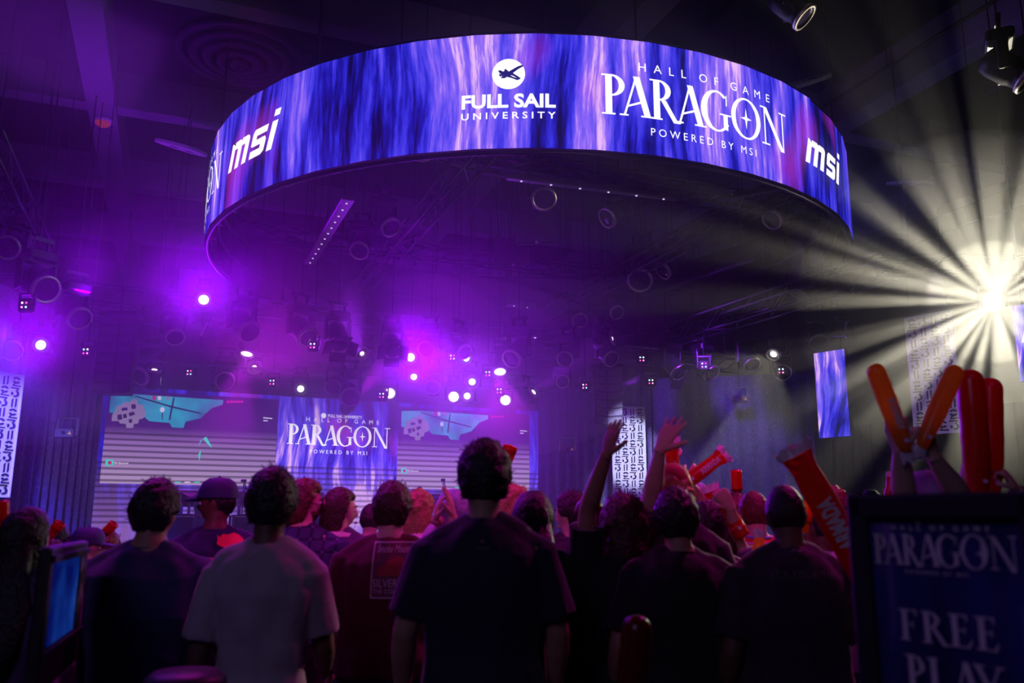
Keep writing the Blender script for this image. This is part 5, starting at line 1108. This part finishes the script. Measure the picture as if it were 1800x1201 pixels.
def frame_rect(w, h, t):
    mb = MB()
    for x0, y0, x1, y1 in ((-w/2, 0, w/2, t), (-w/2, h-t, w/2, h), (-w/2, 0, -w/2+t, h), (w/2-t, 0, w/2, h)):
        n = 10
        for i in range(n):
            if x1-x0 > y1-y0: a, b = x0+(x1-x0)*i/n, x0+(x1-x0)*(i+1)/n; k = len(mb.v); mb.add([(a, y0, 0), (b, y0, 0), (b, y1, 0), (a, y1, 0)], [(0, 1, 2, 3)])
            else: a, b = y0+(y1-y0)*i/n, y0+(y1-y0)*(i+1)/n; mb.add([(x0, a, 0), (x1, a, 0), (x1, b, 0), (x0, b, 0)], [(0, 1, 2, 3)])
    return mb
# ---- front row
person(48, 884, 3.4, 'woman with long dark hair and printed blouse at the left edge', fem=True, hair=('long', 'black'), shirt=c_print, sleeve='long', turn=-.3, skin='light')
person(276, 834, 3.55, 'man in a navy t-shirt with round bushy hair, bent right arm', build=1.42, hair=('round', 'black'), shirt=c_navy, skin='tan', pants=PT[0], turn=-.1,
       arms={-1: {'local': ((-.285, .03, 1.10), (-.25, .22, .98)), 'd': (.1, 1, -.1), 'pose': 'relaxed'}, 1: {'local': ((.31, .03, 1.11), (.24, .24, 1.03)), 'd': (-.3, 1, .1), 'pose': 'relaxed'}})
def team_back(o, k, HP, S, A, R, B): pass
pc = person(386, 836, 4.9, 'man in a blue cap and dark team shirt with red bull print, looking left', skin='brown', hair=('crop', 'black'), cap=(c_cap, True), shirt=c_team, build=1.25, face=.25, turn=1.2)
bull = [(-.9, .35), (-.98, .7), (-.8, .55), (-.55, .75), (-.2, .7), (.2, .85), (.6, .7), (.95, .4), (1.0, 0), (.8, -.1), (.75, -.5), (.55, -.55), (.5, -.2), (.1, -.15), (-.15, -.5), (-.4, -.55), (-.35, -.15), (-.7, -.05), (-.95, .1)]
on_back(pc, MB().add([(a, b, 0) for a, b in bull], [tuple(range(len(bull)))]), m_rprint, 'bull_print', .09, 1.44, .14, 1.0, .15, .11, 0, .022)
on_back(pc, text_mb('RedBull', 1, .03), m_rprint, 'lettering', .09, 1.35, .20, 1.0, .15, .07, 0, .008); on_back(pc, text_mb('MOBILE', 1, .02), m_pprint, 'lettering', .09, 1.27, .14, 1.0, .15, .04)
for zz_ in (1.45, 1.41): on_back(pc, text_mb('Oracle', 1, .02), m_pprint, 'sleeve_print', -.20, zz_, .07, 1.0, .12)
person(480, 824, 3.4, 'man in a pale grey t-shirt with dark high hair', skin='brown', hair=('flat', 'black'), shirt=c_grey, build=.95, arms={-1: {'local': ((-.225, -.03, 1.10), (-.25, .02, .86)), 'pose': 'relaxed'}, 1: {'local': ((.215, .06, 1.12), (.18, .26, 1.0)), 'd': (-.2, 1, 0)}})
def glasses(o, k, HP, S, A, R, B):
    m = mat('glasses_frame', (.9, .3, .6, 1), .3); g = MB()
    for s in (-1, 1): g.tube([HP(s*.033+cos(t)*.022, .104, .002+sin(t)*.017) for t in [2*pi*i/16 for i in range(17)]], .0022*k, 5, cap=False); g.tube([HP(s*.055, .10, .004), HP(s*.078, .02, .004)], .002*k, 5)
    g.tube([HP(-.011, .106, .004), HP(.011, .106, .004)], .002*k, 5); part('glasses', g, m, o)
def beard(o, k, HP, S, A, R, B, hc='brown'):
    mb = head_mb(1.0, (40, 28)); mb.v = [HP(v.x*1.06, v.y*1.0+.012 if v.y > -.02 else v.y*.8, v.z*1.04) if (v.z < -.045 and v.y > -.03 and not (abs(v.x) < .02 and v.z > -.078)) else HP(v.x*.85, v.y*.85, v.z*.85) for v in mb.v]; part('beard', mb, HR[hc], o, True)
person(536, 838, 5.2, 'bearded man with glasses in a dark plaid shirt looking right', skin='light', hair=('mop', 'red'), shirt=c_plaid, sleeve='long', turn=-1.1, build=1.15, extras=lambda *a: (glasses(*a), beard(*a, hc='red')))
person(598, 853, 5.3, 'person with a dark bob and pale pink hood looking right', skin='light', hair=('bob', 'brown'), shirt=c_purp, sleeve='hoodie', hood=c_pink, turn=-1.15, build=.95)
def band(o, k, HP, S, A, R, B):
    a = A[-1]; f = (a['w']-a['e']).normalized(); c = a['w']-f*.01; part('wristband', MB().tube([c-f*.008, c+f*.008], .031*k, 14), m_black, o)
pm_ = person(690, 840, 4.3, 'man in a maroon t-shirt with a framed print on the back', skin='light', hair=('round', 'brown'), shirt=c_mar, build=1.25, extras=band, arms={-1: {'local': ((-.265, -.02, 1.11), (-.275, .05, .88)), 'pose': 'relaxed'}, 1: {'local': ((.26, .05, 1.13), (.16, .27, 1.05)), 'd': (-.5, 1, 0)}})
on_back(pm_, grid_rect(1, 1.3), mat('print_ground', (.16, .04, .09, 1), .8), 'print_ground', .05, 1.27, .22, 1.0, .15, .255, 0, .004); on_back(pm_, frame_rect(.22, .255, .006), m_dull, 'print_border', .05, 1.27, .22, 1.0, .16, .255)
on_back(pm_, MB().add([(-.5, 0, 0), (.5, 0, 0), (.55, .2, 0), (.3, .7, 0), (.1, .9, 0), (-.2, .75, 0), (-.55, .25, 0)], [tuple(range(7))]), mat('print_red_hill', (.35, .03, .05, 1), .8), 'print_hill', .05, 1.37, .17, 1.0, .16, .09)
on_back(pm_, text_mb('SILVERTON', 1, .0), m_dull, 'lettering', .05, 1.32, .20, 1.0, .16, .036); on_back(pm_, text_mb('THE COLORADO', 1, .0), m_dull, 'lettering', .05, 1.292, .20, 1.0, .16, .02); on_back(pm_, text_mb('Smoke Mountain', 1, .0, shear=.3), m_dull, 'lettering', .05, 1.475, .18, 1.0, .16, .035)
person(736, 861, 6.0, 'person with wavy blond hair behind the maroon shirt', skin='light', hair=('curly', 'blond'), shirt=c_pink, fem=True, turn=-.6)
person(796, 856, 4.9, 'person with pale shiny hair clapping raised hands', skin='light', hair=('bob', 'silver'), shirt=c_white, fem=True, turn=.3,
       arms={-1: {'e': (748, 975, 4.9), 'w': (766, 915, 4.75), 'h': (776, 868, 4.75), 'pn': (1, .2, 0), 'pose': 'relaxed'}, 1: {'e': (822, 985, 4.8), 'w': (796, 918, 4.7), 'h': (786, 870, 4.7), 'pn': (-1, .2, 0), 'pose': 'open'}})
pt_ = person(852, 774, 3.35, 'tall man in a dark navy t-shirt with high curly hair in the middle', skin='tan', hair=('flat', 'black'), shirt=c_dknavy, build=1.12, arms={-1: {'local': ((-.265, -.03, 1.12), (-.28, .08, .90)), 'pose': 'relaxed'}, 1: {'local': ((.26, .02, 1.12), (.25, .12, .90)), 'pose': 'relaxed'}})
on_back(pt_, disc(0, 0, 1, 14), m_dim, 'small_mark', .0, 1.55, .013, 1.0, .12); on_back(pt_, text_mb('PALMS', 1, 0), m_dim, 'small_lettering', .0, 1.525, .05, 1.0, .12)
person(937, 855, 3.9, 'woman with long dark hair right of the tallest man', skin='light', fem=True, hair=('long', 'black'), shirt=c_black, sleeve='long', build=1.05)
person(902, 852, 5.2, 'person with fair hair half hidden behind the tallest man', skin='light', hair=('curly', 'blond'), shirt=c_white, turn=-.5)
ph = person(1005, 858, 5.0, 'young man with black hair in a dark hoodie with pink back print', skin='light', hair=('round', 'black'), shirt=c_char, sleeve='hoodie', hood=c_char, turn=.85, build=.98)
on_back(ph, text_mb('8 M', 1, .02), m_pprint, 'lettering', .05, 1.46, .14, 1.0, .16, .05); on_back(ph, disc(0, 0, 1, 16), m_pprint, 'round_print', .0, 1.53, .05, 1.0, .16); on_back(ph, text_mb('by', 1, .02), m_pprint, 'lettering', .06, 1.37, .10, 1.0, .16, .07)
person(1096, 868, 3.9, 'person in a black hooded top with one arm raised high, hand spread', skin='tan', hair=('curly', 'brown'), shirt=c_black, sleeve='short', hood=c_black, build=1.05,
       arms={-1: {'e': (1034, 862, 3.8), 'w': (1074, 775, 3.65), 'h': (1090, 715, 3.63), 'pn': (.8, .5, 0), 'pose': 'open'}})
person(1180, 812, 4.2, 'person in a red backwards cap with one open hand raised', skin='light', hair=('mop', 'blond'), cap=(c_redcap, False), shirt=c_char,
       arms={-1: {'e': (1146, 870, 4.0), 'w': (1158, 805, 3.9), 'h': (1184, 755, 3.9), 'pn': (.6, .6, .3), 'pose': 'open'}})
person(1188, 850, 3.75, 'man in a black t-shirt with short dark hair, right of centre', skin='tan', hair=('round', 'black'), shirt=c_black, build=1.15, arms={-1: {'local': ((-.26, -.03, 1.12), (-.27, .1, .9)), 'pose': 'relaxed'}})
person(1240, 876, 4.4, 'dark-haired person in a floral shirt between two black t-shirts', skin='tan', hair=('round', 'black'), shirt=c_floral, build=1.05)
person(1228, 846, 5.3, 'person in a pale top holding up red sticks', skin='light', hair=('bob', 'silver'), shirt=c_pink, fem=True, arms={-1: {'e': (1190, 870, 5.1), 'w': (1183, 832, 5.1), 'h': (1182, 815, 5.1), 'pn': (0, 1, 0), 'pose': 'grip'}, 1: {'e': (1240, 890, 5.2), 'w': (1216, 858, 5.1), 'h': (1226, 846, 5.1), 'pn': (0, 1, 0), 'pose': 'grip'}})
person(1291, 867, 5.4, 'person with curly reddish hair left of the striped sweater', skin='light', hair=('curly', 'red'), shirt=c_purp, fem=True)
def lanyard(o, k, HP, S, A, R, B): part('lanyard', MB().tube([S(cos(t)*.075, -.012+sin(t)*.075, 1.508+.008*sin(t)) for t in [2*pi*i/24 for i in range(25)]], .007*k, 6, cap=False), m_blue, o)
person(1325, 856, 5.0, 'person in a red sweater with thin pale stripes', skin='light', hair=('short', 'red'), shirt=c_stripe, sleeve='long', extras=lanyard, build=1.1)
person(1268, 905, 4.6, 'short person holding a red stick between the black and striped tops', skin='light', hair=('mop', 'brown'), shirt=c_purp, arms={1: {'e': (1296, 950, 4.55), 'w': (1290, 922, 4.5), 'h': (1278, 905, 4.5), 'pn': (0, 1, .3), 'pose': 'grip'}})
pw = person(1379, 840, 3.65, 'man in a charcoal t-shirt with faint lettering across the back', skin='brown', hair=('crop', 'black'), shirt=c_char, build=1.18,
            arms={1: {'e': (1485, 1060, 3.6), 'w': (1512, 1030, 3.4), 'h': (1518, 1010, 3.35), 'pn': (0, -1, 0), 'pose': 'grip'}})
on_back(pw, text_mb("IT'S YOUR TIME", 1, .0, 1.5), m_dim, 'lettering', .02, 1.41, .27, 1.0, .14, .03); on_back(pw, text_mb("~", 1, .02), m_dim, 'small_mark', 0, 1.51, .04, 1.0, .14)
person(1440, 882, 4.8, 'dark-haired person with a white collar behind the lettered stick', skin='brown', hair=('crop', 'black'), shirt=c_white, turn=.5)
person(1463, 853, 6.2, 'small person with reddish hair beyond the lettered stick', skin='light', hair=('curly', 'red'), shirt=c_purp)
person(1633, 822, 3.3, 'person in a pale round cap holding two orange sticks crossed wide', skin='light', hair=('short', 'brown'), cap=(mat('mauve_cap', (.35, .26, .5, 1), .8), True), shirt=c_purp, build=1.1, sleeve='none',
       arms={-1: {'e': (1590, 880, 3.2), 'w': (1584, 808, 3.1), 'h': (1578, 765, 3.1), 'pn': (.5, .8, 0), 'pose': 'grip'}, 1: {'e': (1682, 862, 3.2), 'w': (1642, 805, 3.1), 'h': (1630, 766, 3.1), 'pn': (-.5, .8, 0), 'pose': 'grip'}})
person(1742, 872, 3.75, 'person at the right edge holding a pair of red sticks upright', skin='light', hair=('short', 'brown'), shirt=c_black, sleeve='long', build=1.1,
       arms={-1: {'e': (1680, 915, 3.6), 'w': (1692, 865, 3.5), 'h': (1708, 825, 3.5), 'pn': (.9, .4, 0), 'pose': 'grip'}, 1: {'e': (1825, 910, 3.6), 'w': (1790, 866, 3.5), 'h': (1764, 828, 3.5), 'pn': (-.9, .4, 0), 'pose': 'grip'}})
for px, py, Y, hr, sh_, lb, kw in ((130, 938, 6.2, ('round', 'brown'), c_purp, 'small dark head low beside the left display', {}), (104, 915, 6.6, ('short', 'brown'), c_mar, 'small head behind the short red stick at left', {}), (186, 928, 5.6, ('mop', 'red'), c_mar, 'small reddish head left of the navy t-shirt', {}), (155, 924, 5.2, ('short', 'black'), c_char, 'person in a dark brimmed cap left of the navy t-shirt', {'cap': (c_cap, True), 'turn': -1.2}),
                           (88, 945, 5.0, ('mop', 'brown'), c_mar, 'person with brown hair behind the left display', {}), (1500, 862, 6.8, ('short', 'black'), c_char, 'dim head left of the pair of raised arms, nearest the poster', {}), (1532, 858, 7.4, ('round', 'black'), c_char, 'dim far head just above the poster corner', {}), (1560, 864, 6.6, ('short', 'brown'), c_purp, 'dim head left of the mauve cap', {}),
                           (1258, 868, 6.8, ('bob', 'brown'), c_purp, 'small far head between the pale top and curly hair', {}), (880, 866, 7.0, ('short', 'brown'), c_purp, 'far head just right of the tallest man', {}), (1418, 872, 7.0, ('short', 'brown'), c_red, 'far head in red right of the charcoal t-shirt', {}), (652, 880, 6.8, ('short', 'brown'), c_purp, 'far dark head behind the maroon shirt\'s left shoulder', {}), (838, 880, 6.4, ('short', 'black'), c_char, 'far head left of the tallest man', {})):
    person(px, py, Y, lb, hair=hr, shirt=sh_, skin='light', **kw)
# ---- inflatable sticks
S_ = stick
S_(at(1594, 795, 3.05), at(1535, 640, 3.05), 'orange stick held leftmost of the raised pair, with pale print', .034, m_or_st, mark=('ARMADA', .14, .12, .03, 1, .0))
S_(at(1618, 788, 3.05), at(1683, 643, 3.05), 'orange stick leaning right in the crossed pair, glowing', .034, m_or_st)
S_(at(1722, 875, 3.42), at(1704, 649, 3.42), 'left one of the two upright red sticks at the right', .052, m_red_st)
S_(at(1742, 875, 3.54), at(1740, 664, 3.54), 'right one of the two upright red sticks', .050, m_red_st)
S_(at(1530, 1030, 3.3), at(1400, 800, 3.3), 'big red stick with the white word ARMADA, leaning left', .056, m_red_st, mark=('ARMADA', .26, .20, .065, 1, -.25), top_end=True)
S_(at(1050, 960, 4.2), at(1030, 875, 4.2), 'broad dull red stick under the raised elbow', .075, m_shade_st); S_(at(1208, 848, 5.0), at(1268, 802, 5.0), 'red stick pointing up right from the pale top', .042, m_red_st, mark=('ARMADA', .16, .14, .035, 1, 0), top_end=True)
S_(at(1184, 836, 5.05), at(1179, 780, 5.05), 'short upright red stick above the red cap', .042, m_red_st, top_end=True); S_(at(884, 830, 5.1), at(898, 782, 5.1), 'red stick beside the tallest man\'s hair', .045, m_red_st)
S_(at(1300, 935, 4.5), at(1270, 882, 4.5), 'red stick held at chest height left of the striped sweater', .042, m_red_st, top_end=True); S_(at(1258, 885, 5.0), at(1250, 864, 5.0), 'short red stick end between far heads', .04, m_red_st, top_end=True); S_(at(1296, 872, 5.4), at(1295, 853, 5.4), 'red stick tip above the curly reddish hair', .035, m_red_st)
S_(at(1408, 945, 3.9), at(1413, 905, 3.9), 'orange stick behind the neck of the charcoal t-shirt', .04, m_or_st); S_(at(1562, 864, 6.45), at(1566, 840, 6.45), 'tiny red stick far left of the raised arms', .03, m_red_st, top_end=True); S_(at(70, 960, 4.8), at(104, 922, 4.8), 'thin red stick at the left behind long hair', .03, m_red_st)
S_(at(4, 945, 3.9), at(2, 905, 3.9), 'dull red stick at the left edge of the picture', .035, m_red_st); S_(at(1105, 1260, 2.9), at(1122, 1080, 2.9), 'dark red stick hanging low beside the bare forearm', .05, m_shade_st); S_(at(1335, 870+75, 4.3), at(1328, 1040, 4.3), 'orange lit stick end low left of the charcoal t-shirt', .04, m_or_st)
S_(at(352, 1055, 3.9), at(368, 1036, 3.9), 'short red stick end by the bent elbow of the navy shirt', .04, m_red_st); S_(at(168, 955, 5.4), at(192, 930, 5.4), 'red stick left of the navy t-shirt', .03, m_red_st)
# ================================================================ poster stand at the right
pq0, pq1 = at(1492, 868, 1.95), at(1830, 866, 1.60); d_ = Vector((pq1.x-pq0.x, pq1.y-pq0.y, 0)); Wp = d_.length; Rp = frame(d_, (0, 0, 1)); Hp = pq0.z
po = thing('poster_stand', Vector((pq0.x, pq0.y, 0)), 'tall framed poster reading FREE PLAY at the lower right', 'sign', R=Rp)
def poster_mat():
    m, nt, N, L = nmat('poster_print'); b = N['Principled BSDF']; b.inputs['Roughness'].default_value = .3
    tc = N.new('ShaderNodeTexCoord'); mp = N.new('ShaderNodeMapping'); mp.inputs['Scale'].default_value = (5, 1, .8); L.new(tc.outputs['Object'], mp.inputs[0]); n = N.new('ShaderNodeTexNoise'); n.inputs['Scale'].default_value = 1.6; n.inputs['Detail'].default_value = 3; L.new(mp.outputs[0], n.inputs['Vector'])
    L.new(ramp(N, L, n.outputs['Fac'], [(.38, (.02, .02, .10, 1)), (.55, (.035, .035, .22, 1)), (.66, (.35, .16, .5, 1)), (.75, (.6, .4, .7, 1))]), b.inputs['Base Color']); return m
fw_ = .045
part('backing', MB().box((Wp/2, .03, Hp/2+.02), (Wp-.01, .03, Hp-.1)), m_black, po); part('print_sheet', MB().box((Wp/2, .010, Hp/2+.02), (Wp-.05, .006, Hp-.12)), poster_mat(), po)
for z in (.08, Hp-.03): part('frame_rail', MB().box((Wp/2, .01, z), (Wp, .05, fw_*1.2), bev=.008), m_black, po)
for x in (.02, Wp-.02): part('frame_rail', MB().box((x, .01, Hp/2), (fw_, .05, Hp), bev=.008), m_black, po)
for x in (.1, Wp-.1): part('foot', MB().box((x, .0, .02), (.08, .5, .04), bev=.01), m_black, po)
def pwall(px, py): return on_wall(px, py, Vector((pq0.x, pq0.y, 0)), d_.normalized())
m_pp = mat('poster_letters', (.6, .55, .6, 1), .5)
def plet(mb, m=None, nm='lettering'):
    flat_up(mb); mb.v = [Vector((v.x, .004-v.z-.001, v.y)) for v in mb.v]; part(nm, mb, m or m_pp, po)
def pword(wd, p0, p1, py_top, kern=.05):
    a, z0 = pwall(*p0); b, _ = pwall(*p1); zt_ = pwall(p0[0], py_top)[1]; plet(word_mb(wd, b-a, zt_-z0, (a+b)/2, z0, kern))
pword('PARAGON', (1536, 990), (1792, 1005), 938); pword('FREE', (1582, 1124), (1766, 1150), 1070, .12); pword('PLAY', (1594, 1215), (1775, 1245), 1150, .10)
a0, z0_ = pwall(1565, 932); a1, _ = pwall(1738, 938); plet(fit(text_mb('H  A  L  L    O  F    G  A  M  E', 1, .02), (a0+a1)/2, z0_, a1-a0, .011)); a0, z0_ = pwall(1622, 918); a1, _ = pwall(1688, 920); plet(fit(text_mb('FULL SAIL UNIVERSITY', 1, .02), (a0+a1)/2, z0_, a1-a0, .008)); c0 = pwall(1612, 914); plet(disc(c0[0], c0[1], .008), None, 'round_emblem')
a0, z0_ = pwall(1590, 1008); a1, _ = pwall(1700, 1012); plet(fit(text_mb('P O W E R E D   B Y   M S I', 1, .02), (a0+a1)/2, z0_, a1-a0, .007)); c0 = pwall(1725, 974); plet(star4(c0[0], c0[1], .014), None, 'sparkle')
# ================================================================ display at the left, drawers, stool
q0, q1 = at(96, 962, 2.6), at(160, 950, 3.25); d_ = Vector((q1.x-q0.x, q1.y-q0.y, 0)); Wd_ = d_.length; o = thing('display_stand', Vector((q0.x, q0.y, 0)), 'upright display with a blue picture, seen edge-on at the left', 'screen', R=frame(d_, (0, 0, 1))); Hd = q0.z
part('casing', MB().box((Wd_/2, .024, Hd*.5+.02), (Wd_, .036, Hd-.04), bev=.008), m_black, o); m_dsp = speckle('display_lower_picture', (.02, .01, .05, 1), (.25, .2, .3, 1), 9)
m_dblue, nt, N, L = nmat('display_blue_picture'); N.remove(N['Principled BSDF']); tc = N.new('ShaderNodeTexCoord'); n_ = N.new('ShaderNodeTexNoise'); n_.inputs['Scale'].default_value = 5; L.new(tc.outputs['Object'], n_.inputs['Vector']); e_ = N.new('ShaderNodeEmission'); e_.inputs[1].default_value = .55; L.new(ramp(N, L, n_.outputs['Fac'], [(.35, lin(10, 22, 110)), (.6, lin(20, 60, 160)), (.75, lin(50, 90, 180))]), e_.inputs[0]); L.new(e_.outputs[0], N['Material Output'].inputs[0])
part('picture', MB().box((Wd_*.40, .004, Hd-.17), (Wd_*.62, .006, .24)), m_dblue, o); part('side_picture', MB().box((Wd_*.86, .004, Hd-.17), (Wd_*.18, .006, .24)), m_dsp, o); part('lower_print', MB().box((Wd_*.5, .004, Hd-.72), (Wd_*.9, .006, .6)), m_dsp, o)
part('bezel', MB().box((Wd_*.5, .002, Hd-.035), (Wd_*.96, .014, .02)), m_black, o); part('bezel', MB().box((Wd_*.5, .002, Hd-.31), (Wd_*.96, .014, .02)), m_black, o); part('base_foot', MB().box((Wd_/2, .05, .02), (Wd_*.9, .5, .04), bev=.01), m_black, o)
m_shelf = mat('white_shelf', (.75, .7, .78, 1), .45)
c = at(153, 1075, 3.9); o = thing('shelf_unit', Vector((c.x, c.y, 0)), 'white open shelf unit lit magenta, left of the navy t-shirt', 'shelf', R=Matrix.Rotation(-.15, 3, 'Z'))
part('top_box', MB().box((0, 0, c.z-.02), (.44, .36, .22), bev=.01), m_shelf, o)
for z in (.12, .42, c.z-.38, c.z-.19): part('shelf_board', MB().box((0, 0, z), (.46, .38, .035)), m_shelf, o)
for sx in (-1, 1):
    for sy in (-1, 1): part('post', MB().box((sx*.20, sy*.16, (c.z-.1)/2), (.035, .035, c.z-.12)), m_black, o)
part('magenta_card', MB().box((.02, -.15, .30), (.2, .01, .12), Matrix.Rotation(.6, 3, 'Y')), m_shelf, o)
c = at(325, 1215, 2.9); o = thing('round_stool', Vector((c.x, c.y, 0)), 'glossy dark round stool at the bottom beside the grey t-shirt', 'stool'); zt2 = at(325, 1180, 2.9).z
part('seat', MB().lathe([(0, zt2), (.10, zt2), (.125, zt2-.02), (.13, zt2-.05), (.11, zt2-.075), (0, zt2-.08)], 28), mat('glossy_seat', (.02, .02, .04, 1), .45), o, True)
for k in range(4): a = k*pi/2+.5; part('leg', MB().tube([(.08*cos(a), .08*sin(a), zt2-.07), (.17*cos(a), .17*sin(a), 0)], .014, 8), m_black, o)
part('foot_ring', MB().tube([(.145*cos(2*pi*i/24), .145*sin(2*pi*i/24), .28) for i in range(25)], .009, 6, cap=False), m_black, o)
